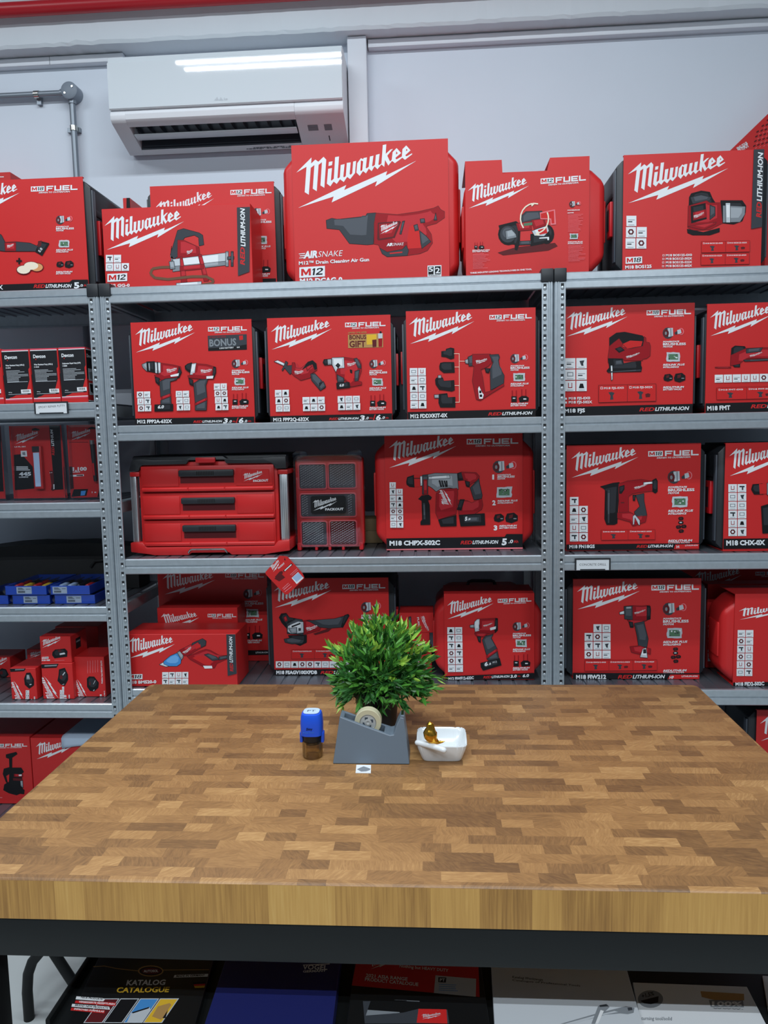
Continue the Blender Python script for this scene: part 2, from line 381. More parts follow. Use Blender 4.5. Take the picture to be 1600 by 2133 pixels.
            for i, (cx, c_) in enumerate(((0, -.42), (0, -.14), (-.16, .16), (.2, .12), (.02, .44))):
                s.poly('K', [(x+w_*(cx+a), y+w_*(c_+b)) for a, b in ((-.18, .0), (-.12, -.1), (.1, -.12), (.2, -.04), (.16, .09), (-.1, .12))])
                s.rect('L' if i == 1 else 'M', x+w_*(cx-.08), y+w_*(c_-.05), x+w_*(cx+.08), y+w_*(c_+.03))
    def col(s, x, ym, yc, yp, w_, kind=12, sl=-.02):
        s.motor(x+w_*.45, ym, w_*.95)
        t = lambda a, y, f, h, sh=.25: s.text(a, x, y, x+w_*f, y+w_*f*sl, h, 'W', .035, sh)
        g = w_/165
        t('POWERSTATE', ym+72*g, .72, 11*g); t('BRUSHLESS', ym+92*g, 1, 16*g, 0); t('MOTOR', ym+108*g, .42, 11*g)
        s.circuit(x+w_*.45, yc, w_*.62); t('REDLINK PLUS', yc+64*g, .95, 13*g); t('INTELLIGENCE', yc+80*g, .7, 11*g)
        s.packs(x+w_*.48, yp, w_*(.95 if kind != 99 else .55), kind)
        q = 75*g if kind != 99 else 108*g
        t('REDLITHIUM', yp+q, .92, 13*g); t('BATTERY PACKS', yp+q+15*g, .82, 11*g)
    def icons(s, x, y, cw, ch, rows, sl=-.015, sk=0.0):
        R = random.Random(int(x*3+y))
        for j, rw in enumerate(rows):
            for i, c in enumerate(rw):
                if c == '.': continue
                a = x+i*cw+j*ch*sk; b = y+j*ch+i*cw*sl; q = cw*.92; q2 = ch*.92
                s.rect('W', a, b, a+q, b+q2, 'print', sl); cx, cy_ = a+q*.5, b+q2*.47; k = R.randint(0, 6)
                ci = lambda r, n=6: [(cx+r*math.cos(6.283*t/n), cy_+r*math.sin(6.283*t/n)) for t in range(n)]
                if k == 0: s.poly('M', ci(q*.32)); s.poly('W', ci(q*.15))
                elif k == 1: s.poly('K', [(cx-q*.26, cy_+q2*.25), (cx-q*.14, cy_-q2*.2), (cx+q*.14, cy_-q2*.2), (cx+q*.26, cy_+q2*.25)])
                elif k == 2: s.rect('D', cx-q*.3, cy_-q2*.26, cx+q*.3, cy_-q2*.08); s.rect('D', cx-q*.02, cy_-q2*.1, cx+q*.16, cy_+q2*.26)
                elif k == 3: s.rect('G', cx-q*.34, cy_-q2*.1, cx+q*.34, cy_-q2*.04); s.rect('D', cx-q*.34, cy_+q2*.05, cx+q*.1, cy_+q2*.16)
                elif k == 4: s.rect('G', cx-q*.3, cy_-q2*.22, cx+q*.3, cy_+q2*.2); s.rect('W', cx-q*.22, cy_-q2*.14, cx+q*.22, cy_+q2*.12)
                elif k == 5: s.poly('D', [(cx-q*.2, cy_-q2*.2), (cx+q*.28, cy_-q2*.26), (cx+q*.16, cy_+q2*.05), (cx+q*.2, cy_+q2*.28), (cx-q*.02, cy_+q2*.26)])
                else: s.rect('R', cx-q*.2, cy_-q2*.28, cx-q*.13, cy_+q2*.2); s.rect('R', cx+q*.13, cy_-q2*.28, cx+q*.2, cy_+q2*.2); s.rect('R', cx-q*.2, cy_+q2*.14, cx+q*.2, cy_+q2*.22)
                s.rect('G', a+q*.2, b+q2*.86, a+q*.8, b+q2*.91)
    def rli(s, x0, y0, x1, y1, h):
        f = .31; xm, ym = x0+(x1-x0)*f, y0+(y1-y0)*f
        s.text('RED', x0, y0, xm, ym, h, 'r', .03, .25); s.text('LITHIUM-ION', xm+h*.05, ym, x1, y1, h, 'W', .03, .25)
    def variant(s, x0, y0, x1, y1, names, sl=-.02):
        n = len(names); d = (x1-x0)*sl
        s.poly('M', [(x0, y0), (x1, y0+d), (x1, y1+d), (x0, y1)]); e = (y1-y0)*.025
        s.poly('r', [(x0+e, y0+e), (x1-e, y0+d+e), (x1-e, y1+d-e), (x0+e, y1-e)])
        wd = (x1-x0)/n; hh = y1-y0
        for i, nm in enumerate(names):
            a = x0+wd*i; b = y0+wd*i*sl; q = hh*.11
            s.rect('W', a+wd*.07, b+hh*.1, a+wd*.07+q*1.2, b+hh*.1+q*1.2); s.rect('r', a+wd*.07+q*.2, b+hh*.1+q*.2, a+wd*.07+q, b+hh*.1+q)
            s.text(nm, a+wd*.07+q*1.8, b+hh*.12+q, a+wd*.88, b+hh*.12+q+wd*.7*sl, q, 'W', .02)
            s.poly('D', [(a+wd*p, b+hh*r) for p, r in ((.34, .42), (.46, .38), (.56, .45), (.5, .6), (.52, .82), (.4, .84), (.42, .6))])
            if i: s.poly('M', [(a+wd*p, b+hh*r) for p, r in ((.62, .55), (.72, .5), (.8, .55), (.78, .72), (.64, .74))]); s.rect('M', a-e/2, b, a+e/2, b+hh)
    def lines(s, x, y, w_, n, dy, sl=-.02, h=None, col='W'):
        R = random.Random(int(x+y*3)); h = h or dy*.4
        for i in range(n): s.rect(col, x, y+i*dy, x+w_*R.uniform(.55, 1), y+i*dy+h, 'print', sl)
    def finish(s, base):
        """printing that is plain surface pattern joins the base builder; logo and pictures are returned"""
        if 'print' in s.p:
            q = s.p.pop('print'); o = len(base.v); base.v += q.v
            for f, m in zip(q.f, q.m): base.f.append([o+k for k in f]); base.m.append(base.mi(q.mats[m])); base.sm.append(False)
        return s.p
# ================================================================ setting
WY = .62
X0, X1, YB = -2.7, 5.0, -7.2
mb = MB(); mb.box(X0, X1, WY, WY+.1, 0, CEIL_Z, 'wall_paint'); struct(mb, 'wall_back')
mb = MB(); mb.box(X0-.1, X0, YB, WY+.1, 0, CEIL_Z, 'far_paint'); struct(mb, 'wall_left')
mb = MB(); mb.box(X1, X1+.1, YB, WY+.1, 0, CEIL_Z, 'far_paint'); struct(mb, 'wall_right')
mb = MB(); mb.box(X0-.1, X1+.1, YB-.1, YB, 0, CEIL_Z, 'far_paint'); struct(mb, 'wall_front')
mb = MB(); mb.box(X0-.1, X1+.1, YB-.1, WY+.1, -.1, 0, 'floor_epoxy'); struct(mb, 'floor')
mb = MB(); mb.box(X0-.1, X1+.1, YB-.1, WY+.1, CEIL_Z, CEIL_Z+.1, 'ceiling_paint'); struct(mb, 'ceiling')
# plastered beam along the top of the back wall, its lower arris a little ragged
mb = MB(); R = random.Random(3); n = 240; top = []; e1 = []; e2 = []
BZ = 3.098
for i in range(n+1):
    x = X0+(X1-X0)*i/n; j = R.uniform(-.004, .003)+(.006 if R.random() < .05 else 0)
    top.append((x, .515+R.uniform(-.0006, .0006), CEIL_Z)); e1.append((x, .515+R.uniform(-.001, .001), BZ+.012+j)); e2.append((x, .522, BZ+j*.5))
vs = top+e1+e2+[(p[0], WY, BZ) for p in e2]; m_ = n+1; fs = []
for i in range(n):
    for k in range(3): fs.append((k*m_+i, (k+1)*m_+i, (k+1)*m_+i+1, k*m_+i+1))
mb.add(vs, fs, 'beam_paint'); struct(mb, 'trim_1')
# ceiling tube lamps (above and behind the viewpoint)
for i, (x, y) in enumerate(LAMPS):
    nm = ['above the shelves', 'over the room behind the workbench'][y < -3]
    t = thing('ceiling_lamp', (x, y, CEIL_Z-.03), 'white ceiling tube lamp %s' % nm, 'lamp', 'ceiling tube lamps '+nm)
    mb = MB(); mb.bbox(x-.62, x+.62, y-.03, y+.03, CEIL_Z-.06, CEIL_Z-.001, 'trunk_white', .006); mb.build('lamp_housing', t)
    L = bpy.data.lights.new('tube', 'AREA'); L.shape = 'RECTANGLE'; L.size = 1.2; L.size_y = .03; L.energy = LAMP_W[i]; L.color = (.86, .94, 1)
    o = bpy.data.objects.new('tube', L); COL.objects.link(o); o.parent = t; o.location = (0, 0, -.04)
# ================================================================ wall services
p = [hY(0, 20, .47), hY(470, -4, .47)]
d = (p[1]-p[0]).normalized(); mb = MB(); zc = (p[0].z+p[1].z)/2
mb.tube([(X0+.01, .47, zc), (X1-.01, .47, zc)], .0265, 'pipe_red', 20); 
tag(mb.build('water_pipe'), 'red painted water pipe running under the ceiling in front of the white beam', 'pipe')
mb = MB(); mb.bbox(X0+.01, -.1, .585, WY, 3.062, 3.094, 'trunk_white', .003); mb.box(-.41, -.408, .5845, .586, 3.062, 3.094, 'print_G')
tag(mb.build('cable_trunking'), 'flat white cable trunking on the wall left of the air conditioner', 'trunking')
mb = MB(); mb.bbox(.905, X1-.01, .585, WY, 3.062, 3.094, 'trunk_white', .003)
tag(mb.build('cable_trunking'), 'flat white cable trunking on the wall right of the air conditioner', 'trunking')
a, b = .824, hY(763, 90, .56).x
mb = MB(); mb.bbox(a, b, .56, WY-.001, 1.9, BZ-.002, 'trunk_white', .004)
tag(mb.build('pipe_cover'), 'wide white vertical pipe cover running down beside the air conditioner', 'trunking')
# galvanised conduit with a round junction box
J = hY(147, 191, .58); Lf = hY(0, 197, .585); Dn = hY(160, 360, .585)
t = thing('electrical_conduit', (J.x, WY, J.z), 'grey metal conduit with round junction box on the wall left of the air conditioner', 'conduit')
mb = MB(); mb.tube([(J.x-.02, .59, J.z), (X0+.01, .59, J.z)], .0125, 'conduit_grey', 14); mb.build('conduit_pipe', t)
mb = MB(); mb.tube([(J.x, .59, J.z-.02), (J.x, .59, 1.5)], .0125, 'conduit_grey', 14); mb.build('conduit_pipe', t)
mb = MB(); mb.lathe([(0, -.058), (.028, -.058), (.034, -.054), (.035, -.004), (.035, 0)], J.x, WY-.001, J.z, 'jbox_grey', 28, 'Y')
for k in (-1, 1): mb.lathe([(0, -.0605), (.004, -.0605), (.004, -.05)], J.x+k*.016, WY-.001, J.z+k*.012, 'steel_bright', 8, 'Y')
for q in ((J.x-.045, J.z, 'X'), (J.x, J.z-.045, 'Z')):
    mb.tube([(q[0], .59, q[1]), (q[0]+(.02 if q[2] == 'X' else 0), .59, q[1]+(.02 if q[2] == 'Z' else 0))], .016, 'conduit_grey', 14)
mb.build('junction_box', t)
for q in (hY(77, 195, .59), hY(152, 268, .59)):
    mb = MB(); hor = abs(q.z-J.z) < .05
    c = (q.x, J.z) if hor else (J.x, q.z)
    if hor:
        mb.lathe([(.0135, -.01), (.0155, -.01), (.0155, .01), (.0135, .01)], 0, 0, 0, 'steel_bright', 14, 'Y')
        mb.v = [(c[0]+v[1], .59+v[0], c[1]+v[2]) for v in mb.v]; mb.box(c[0]-.009, c[0]+.009, .602, .618, c[1]-.034, c[1]+.02, 'conduit_grey')
    else:
        mb.lathe([(.0135, -.01), (.0155, -.01), (.0155, .01), (.0135, .01)], c[0], .59, c[1], 'steel_bright', 14, 'Z'); mb.box(c[0]-.034, c[0]+.02, .602, .618, c[1]-.009, c[1]+.009, 'conduit_grey')
    mb.build('saddle_clip', t)
# ---------------------------------------------------------------- air conditioner
ax0, ax1 = -.092, .82
t = thing('air_conditioner', ((ax0+ax1)/2, WY, 2.69), 'white wall-mounted split air conditioner under the beam', 'air conditioner')
fr = [(.405, 2.792), (.398, 2.775), (.402, 2.757), (.413, 2.747)]          # rounded lip under the front panel
pa, pb = Vector((.413, 2.747)), Vector((.585, 2.688))                          # sloping underside
und = lambda t_: tuple(pa+(pb-pa)*t_)
nrm = Vector((-(pb-pa).y, (pb-pa).x)).normalized()
if nrm.y < 0: nrm = -nrm
def inn(t_, d_): q = pa+(pb-pa)*t_+nrm*d_; return (q.x, q.y)
full = [(WY-.001, 2.995), (.44, 2.995), (.412, 2.985), (.405, 2.965)]+fr+[und(1), (WY-.001, 2.70)]
notch = [(WY-.001, 2.995), (.44, 2.995), (.412, 2.985), (.405, 2.965)]+fr+[und(.12), inn(.16, .05), inn(.80, .05), und(.84), und(1), (WY-.001, 2.70)]
vx0, vx1 = -.03, .63
mb = MB(); mb.prism(full, ax0, vx0, 'ac_matt', 'X', .004); mb.prism(notch, vx0-.0005, vx1+.0005, 'ac_matt', 'X'); mb.prism(full, vx1, ax1, 'ac_matt', 'X', .004)
mb.prism([inn(.185, .049), inn(.795, .049), inn(.795, .046), inn(.185, .046)], vx0, vx1, 'dark_plastic', 'X')
for a_, b_ in ((inn(.165, .0495), inn(.125, .001)), (inn(.795, .0495), inn(.835, .001))):
    s_ = .0006 if a_ == inn(.165, .0495) else -.0006; mb.add([(vx0, a_[0]+s_, a_[1]), (vx1, a_[0]+s_, a_[1]), (vx1, b_[0]+s_, b_[1]), (vx0, b_[0]+s_, b_[1])], [(0, 1, 2, 3)], 'dark_plastic')
for k in range(14): xx = vx0+.02+k*(vx1-vx0-.04)/13; mb.box(xx-.001, xx+.001, .45, .54, 2.742, 2.775, 'dark_plastic')
for (xa, xb, t0, h_) in ((.40, .62, .93, .006), (.43, .60, .90, .004)):
    R = random.Random(9); x = xa
    while x < xb:
        w_ = R.uniform(.004, .014)
        if R.random() < .8: mb.prism([inn(t0, -.0006), inn(t0+.05*R.uniform(.5, 1), -.0006), inn(t0+.02, -.0001)], x, x+w_, 'print_G', 'X')
        x += w_+.002
mb.prism([inn(.30, -.0008), inn(.48, -.0008), inn(.4, -.0001)], .735, .765, 'print_G', 'X')
for q in (.68, .70): mb.prism([inn(.3 if q < .69 else .42, -.0008), inn(.36 if q < .69 else .47, -.0008), inn(.36, -.0001)], .67, .71, 'print_G', 'X')
mb.prism([inn(.64, -.0008), inn(.80, -.0008), inn(.7, -.0001)], .745, .749, 'print_D', 'X')
body = mb.build('body', t)
mb = MB(); mb.prism([(.4045, 2.965), (.3930, 2.963), (.3917, 2.795), (.397, 2.7905), (.4045, 2.795)], ax0+.002, ax1-.002, 'ac_white', 'X')
mb.prism([(.4045, 2.965), (.412, 2.985), (.44, 2.9952), (.438, 2.9985), (.409, 2.989), (.3985, 2.962)], ax0+.002, ax1-.002, 'ac_white', 'X')
pr = Pr((0, 0, 2), .3915); pr.S('L:893,418 905,403 912,417;L:912,418 920,404 930,418;L:933,417 933,407 937,407 937,417;L:939,417 939,410 948,409 948,416', 'print'); pr.finish(mb)
mb.build('front_panel', t)
mb = MB(); vb = inn(.45, .006); mb.prism([inn(.34, -.004), inn(.56, .004), inn(.555, .008), inn(.335, .001)], vx0+.004, vx1-.004, 'ac_white', 'X', .001); mb.build('louvre', t)

# ================================================================ shelving
RH = .054
def rail(mb, x0, x1, zb, y=0, s=1):
    H = RH
    pr_ = [(.002, H), (-.001, H-.003), (-.001, .031), (.003, .029), (.003, .027), (-.004, .0225), (-.004, .003), (-.001, 0), (.02, 0), (.02, .003), (.004, .006), (.006, H-.006), (.014, H-.004), (.014, H)]
    mb.prism([(y+s*a, zb+b) for a, b in pr_], x0, x1, 'galvanised', 'X')
def upright(mb, gx, side, y, s, z1=2.046, lugs=True):
    """gx: outer (gap) x; side +1 body to the right; s=+1 faces -y"""
    o = [(0, -.001), (.002, -.004), (.004, -.0065), (.008, -.0065), (.0095, -.004), (.0115, -.004), (.013, -.0065), (.016, -.0065), (.0175, -.0035), (.038, -.0035), (.038, 0), (.0035, 0), (.0035, .04), (0, .04)]
    mb.prism([(gx+side*a, y+s*b) for a, b in o], 0, z1, 'galvanised', 'Z')
    if not lugs: return
    z = .05; c = gx+side*.0275
    while z < z1-.04:
        f = y-s*.0038
        mb.add([(c-.005, f, z-.004), (c+.005, f, z-.004), (c+.005, f, z+.010), (c-.005, f, z+.010)], [(0, 1, 2, 3)], 'slot_dark')
        vs = [(c+r_*math.cos(k*.7854), f-s*h_, z-.005+r_*1.15*math.sin(k*.7854)) for r_, h_ in ((.0062, 0), (.0052, .0022), (.0028, .0036)) for k in range(8)]+[(c, f-s*.0039, z-.005)]
        mb.add(vs, [(j*8+k, j*8+(k+1) % 8, j*8+8+(k+1) % 8, j*8+8+k) for j in range(2) for k in range(8)]+[(16+k, 16+(k+1) % 8, 24) for k in range(8)], 'galv_lug', True)
        z += .033
def deck(mb, x0, x1, y0, y1, z):
    n = int(round((x1-x0)/.05)); pw = (x1-x0)/n; pf = [(x0, z)]
    for i in range(n):
        a = x0+i*pw
        if i: pf += [(a-.005, z), (a-.003, z-.004), (a+.003, z-.004), (a+.005, z)]
    pf.append((x1, z)); b = [(x, q-.003) for x, q in pf][::-1]
    mb.prism(pf+b, y0, y1, 'deck_steel', 'Y')
def shelving(x0, x1, rails, label):
    t = thing('shelving_unit', ((x0+x1)/2, .25, 0), label, 'shelves', 'galvanised shelving bays')
    D = .5
    for gx, sd in ((x0+.0012, 1), (x1-.0012, -1)):
        mb = MB(); upright(mb, gx, sd, 0, 1); u_ = mb.build('upright', t)
        mb = MB(); xa, xb = sorted((gx-sd*.0005, gx+sd*.0405)); mb.bbox(xa, xb, -.009, .043, 2.012, 2.056, 'black_plastic', .003); mb.build('post_cap', u_, label='black plastic cap on the post top')
        mb = MB(); upright(mb, gx, sd, D, -1); mb.build('upright', t)
    for zb in rails:
        mb = MB(); rail(mb, x0+.0395, x1-.0395, zb); mb.build('front_beam', t)
        mb = MB(); rail(mb, x0+.0395, x1-.0395, zb, D, -1); mb.build('back_beam', t)
        for gx, sd in ((x0+.006, 1), (x1-.006, -1)):
            mb = MB(); a, b = sorted((gx, gx+sd*.018)); mb.bbox(a, b, .041, D-.041, zb+.004, zb+RH-.01, 'galvanised', .002); mb.build('side_beam', t)
        mb = MB(); deck(mb, x0+.026, x1-.026, .006, D-.006, zb+RH-.0012); mb.build('shelf_deck', t)
RM = [1.9894, 1.5152, 1.0402, .5625, .09]; RL = [1.9894, 1.600, 1.247, .868, .507, .048]
shelving(-1.55, 0, RL, 'left galvanised shelving bay, with six closely spaced shelves and an epoxy putty tag')
shelving(0, 1.55, RM, 'middle galvanised shelving bay between the two full post pairs, right behind the workbench')
shelving(1.55, 3.1, RM, 'right galvanised shelving bay, with a concrete drill tag on its third beam')
dk = lambda zb: zb+RH+.0002
# ================================================================ workbench
tx0, tx1, ty0, ty1, tz0, tz1 = .3908, 1.7938, -1.5923, -.7202, .815, .88
t = thing('workbench', ((tx0+tx1)/2, (ty0+ty1)/2, 0), 'thick butcher-block workbench on a black steel frame in front of the shelves', 'table')
mb = MB(); ol = []
for cx, cy_, a0 in ((tx1-.012, ty0+.012, -90), (tx1-.02, ty1-.02, 0), (tx0+.02, ty1-.02, 90), (tx0+.012, ty0+.012, 180)):
    r_ = .012 if cy_ < -1.2 else .02
    for k in range(6): th = math.radians(a0+18*k); ol.append((cx+r_*math.cos(th), cy_+r_*math.sin(th), math.cos(th), math.sin(th)))
rings = [(0, tz0+.002), (0, tz1-.003), (.0012, tz1-.0009), (.003, tz1)]; n = len(ol)
vs = [(x-c*d_, y-s_*d_, z) for d_, z in rings for x, y, c, s_ in ol]
mb.add(vs[:n*2], [(i, (i+1) % n, n+(i+1) % n, n+i) for i in range(n)], 'butcher_side', True)
mb.add(vs[n:], [(k*n+i, k*n+(i+1) % n, (k+1)*n+(i+1) % n, (k+1)*n+i) for k in range(2) for i in range(n)]+[tuple(2*n+i for i in range(n))], 'butcher_top', True)
mb.add(vs[:n], [tuple(range(n-1, -1, -1))], 'butcher_side')
mb.build('tabletop', t)
lx = hY(18, 2000, ty0+.068).x
mb = MB(); mb.bbox(tx0+.008, tx1-.008, ty0+.004, ty0+.05, .754, tz0+.0015, 'black_steel', .003); mb.build('front_beam', t)
mb = MB(); mb.bbox(tx0+.008, tx1-.008, ty1-.05, ty1-.004, .754, tz0+.0015, 'black_steel', .003); mb.build('back_beam', t)
for xa in (tx0+.008, tx1-.054):
    mb = MB(); mb.bbox(xa, xa+.046, ty0+.05, ty1-.05, .754, tz0+.0015, 'black_steel', .003); mb.build('side_beam', t)
lw = lx-(tx0+.01)
for xa in (tx0+.01, tx1-.01-lw):
    for ya in (ty0+.008, ty1-.068): mb = MB(); mb.bbox(xa, xa+lw, ya, ya+.06, 0, .756, 'black_steel', .003); mb.build('leg', t)
TZ = .585
sx0 = hZ(178, 2010, TZ).x; sx1 = 1.74
mb = MB(); mb.bbox(sx0, sx1, ty0+.07, ty1-.07, TZ-.02, TZ, 'black_steel', .002)
mb.bbox(sx0, sx0+.008, ty0+.07, ty1-.07, TZ-.03, TZ+.012, 'black_steel', .002); mb.bbox(sx0, sx1, ty1-.082, ty1-.07, TZ-.03, TZ+.012, 'black_steel', .002)
for ya in (ty0+.035, ty1-.035):
    mb.bbox(tx0+.03, tx1-.03, ya-.018, ya+.018, TZ-.06, TZ-.021, 'black_steel', .002)
for xa in (sx0+.1, sx1-.1): mb.bbox(xa-.02, xa+.02, ty0+.05, ty1-.05, TZ-.055, TZ-.0205, 'black_steel', .002)
mb.build('lower_shelf', t)
# stool pushed under the bench
f1 = hZ(61, 2122, 0.0); 
t = thing('stool', (f1.x+.22, f1.y+.15, 0), 'dark tubular-legged stool on the grey floor under the workbench left end', 'stool')
b1 = hY(84, 1992, f1.y); b1z = b1.z
mb = MB(); mb.tube([(f1.x, f1.y, 0), (f1.x, f1.y, b1z-.10), (f1.x+.006, f1.y, b1z-.05), (f1.x+.02, f1.y, b1z-.015), (f1.x+.05, f1.y, b1z+.02), (f1.x+.09, f1.y, b1z+.05)], .0135, 'black_steel', 14); mb.build('leg', t)
g2 = hY(150, 2070, f1.y+.02)
dx_ = g2-b1; mb = MB(); s0 = Vector((f1.x+.045, f1.y+.03, b1z+.02)); k_ = s0.z/(-dx_.z) if dx_.z < 0 else 1
mb.tube([s0+Vector((-.02, 0, .012)), s0, s0+Vector((dx_.x*.5, .0, dx_.z*.5)), s0+Vector((dx_.x*k_, 0, -s0.z))], .0135, 'black_steel', 14); mb.build('leg', t)
for q in ((.30, .0), (.30, .3), (.0, .3)):
    mb = MB(); mb.tube([(f1.x+q[0], f1.y+q[1], 0), (f1.x+q[0], f1.y+q[1], b1z-.02), (f1.x+.3*q[0]+.10, f1.y+q[1], b1z+.055)], .0135, 'black_steel', 12); mb.build('leg', t)
mb = MB(); mb.lathe([(0, 0), (.135, 0), (.14, .006), (.14, .03), (.13, .04), (0, .042)], f1.x+.15, f1.y+.15, b1z+.062, 'black_plastic', 32); mb.build('seat', t)
# ================================================================ boxed tools on the shelves
CR = {'C': (0, 340, 4), 'D': (560, 270, 3.81), 'E': (940, 290, 4.444), 'F': (1240, 240, 4.444), 'G': (200, 560, 4.444), 'H': (530, 600, 4.444), 'I': (820, 580, 4.21),
      'J': (1140, 560, 3.478), 'K': (0, 600, 5.714), 'L': (0, 860, 5.714), 'M': (0, 1060, 5.714), 'N': (0, 1270, 4.74), 'O': (220, 900, 3.81), 'P': (580, 900, 6.664),
      'Q': (770, 890, 4.324), 'R': (1130, 890, 3.404), 'S': (230, 1160, 4.324), 'T': (540, 1160, 4.444), 'U': (860, 1180, 4.706), 'V': (1130, 1160, 3.404), 'Z': (0, 0, 1), 'A': (0, 0, 2),
      'Y': (1440, 1400, 9.69)}
def face(key, c, yf, zb=None):
    ox, oy, s = CR[key]; q = [hY(ox+x/s, oy+y/s, yf) for x, y in pp(c)]      # TL TR BR BL
    x0 = (q[0].x+q[3].x)/2; x1 = (q[1].x+q[2].x)/2; z1 = (q[0].z+q[1].z)/2; z0 = zb if zb is not None else (q[2].z+q[3].z)/2
    return x0, x1, z0, z1
def octo(x0, x1, z0, z1, c): return [(x0+c, z0), (x1-c, z0), (x1, z0+c), (x1, z1-c), (x1-c, z1), (x0+c, z1), (x0, z1-c), (x0, z0+c)]
def parts(pr, base, nm, parent, **kw):
    rest = pr.finish(base); o = base.build(nm, parent, **kw)
    for k, m in rest.items(): m.build(k, o)
    return o
def black_case(t, x0, x1, y0, y1, z0, z1):
    mb = MB(); mb.prism(octo(x0, x1, z0, z1, .022), y0, y1, 'black_plastic', 'Y', .005)
    for xa, sd in ((x0, -1), (x1, 1)):
        for yy in (y0+.004, y1-.07):
            a, b = sorted((xa-sd*.002, xa+sd*.005)); mb.bbox(a, b, yy, yy+(.022 if yy < y0+.01 else .04), z0+.03, z1-.03, 'dark_plastic', .002)
        a, b = sorted((xa-sd*.002, xa+sd*.003)); mb.bbox(a, b, y0+.02, y1-.02, z0+(z1-z0)*.70, z0+(z1-z0)*.76, 'black_plastic', .001)
    mb.bbox(x0+.05, x1-.05, y0+.02, y1-.02, z1-.003, z1+.008, 'black_plastic', .003)
    c = mb.build('carry_case', t)
    h = z1-z0
    for xa, sd in ((x0, -1), (x1, 1)):
        mb = MB(); a, b = sorted((xa+sd*.0052, xa+sd*.012)); ya, yb = y0+.034, y0+.085
        mb.bbox(min(a, xa), max(b, xa), ya, yb, z0+h*.34, z0+h*.66, 'red_latch', .002); mb.box(min(a-.0004, xa), max(b+.0004, xa), ya+.014, yb-.006, z0+h*.40, z0+h*.60, 'black_plastic')
        mb.build('latch', c, label='red latch')
def red_case(t, x0, x1, y0, y1, z0, z1, ch=.05, groove=True, handle=True):
    mb = MB(); mb.prism(octo(x0, x1, z0, z1, ch), y0, y1, 'red_plastic', 'Y', .022, 4)
    h = z1-z0; zz = (z0+h*.30, z0+h*.70)
    for xa, sd in ((x0, -1), (x1, 1)):
        a, b = sorted((xa-sd*.004, xa+sd*.006)); mb.bbox(a, b, y0+.026, y1-.026, zz[0], zz[1], 'red_plastic', .004)
    c = mb.build('carry_case', t)
    if handle:
        mb = MB(); xm = (x0+x1)/2; yy = (y0+y1)/2
        mb.tube([(xm-.055, yy, z1-.004), (xm-.05, yy, z1+.012), (xm-.038, yy, z1+.016), (xm+.038, yy, z1+.016), (xm+.05, yy, z1+.012), (xm+.055, yy, z1-.004)], .006, 'black_plastic', 8); mb.build('handle', c, label='black handle')
def kit(name, key, corners, yf, zb, depth, label, case, L, Rr, draw, cat='tool kit', top=.012, notch=None, group='boxed power tool kits'):
    """card sleeve wrapped round a carry case; L, Rr: how far the case stands out left and right"""
    x0, x1, z0, z1 = face(key, corners, yf, zb); ct = .0025
    t = thing(name, ((x0+x1)/2, yf+depth/2, z0), label, cat, group)
    sl = MB()
    if notch:
        ox, oy, s = CR[key]; nl = [hY(ox+x/s, oy+y/s, yf) for x, y in pp(notch)]
        out = [(x0, z0), (x1, z0), (x1, z1), (nl[3].x, z1), (nl[2].x, nl[2].z), (nl[1].x, nl[1].z), (nl[0].x, z1), (x0, z1)]
        sl.prism(out, yf, yf+ct, 'red_card', 'Y')
        for a, b in ((x0, nl[0].x), (nl[3].x, x1)): sl.box(a, b, yf+ct, yf+depth, z1-ct, z1, 'red_card')
    else:
        sl.box(x0, x1, yf, yf+ct, z0, z1, 'red_card'); sl.box(x0, x1, yf+ct, yf+(.012 if case == 'black' else depth), z1-ct, z1, 'red_card')
    sl.box(x0, x1, yf+ct, yf+depth, z0, z0+ct, 'red_card')
    pr = Pr(CR[key], yf, (x0+.0005, x1-.0005, z0+.0005, z1-.0005)); draw(pr); parts(pr, sl, 'card_sleeve', t)
    zt = z1-top if not notch else min(nl[1].z, nl[2].z)+.012
    if case == 'black': black_case(t, x0-L, x1+Rr, yf+ct+.0105, yf+depth-.004, z0+ct+.001, z1-.010)
    elif case == 'red': red_case(t, x0-L, x1+Rr, yf+ct+.002, yf+depth-.004, z0+ct+.001, zt, handle=bool(notch))
    return t
def carton(name, key, corners, yf, zb, depth, label, draw, cat='box', group=None, m='red_card', side=None):
    x0, x1, z0, z1 = face(key, corners, yf, zb)
    t = thing(name, ((x0+x1)/2, yf+depth/2, z0), label, cat, group)
    b = MB(); b.bbox(x0, x1, yf, yf+depth, z0, z1, m, .0015, 1)
    b.box(x0+.001, x1-.001, yf+.012, yf+.0128, z1-.0002, z1+.0002, 'print_M')
    pr = Pr(CR[key], yf, (x0+.0005, x1-.0005, z0+.0005, z1-.0005)); draw(pr)
    if side:
        def fn(x, y, lay): return Vector((x1+lay, yf+x*depth, z0+(1-y)*(z1-z0)))
        p2 = Pr((0, 0, 1), 0, None, fn); p2.p = pr.p; side(p2)
    o = parts(pr, b, 'carton', t); return t
BW, MD = 'battery', 0
ds = [dk(z) for z in RM]; dl = [dk(z) for z in RL]
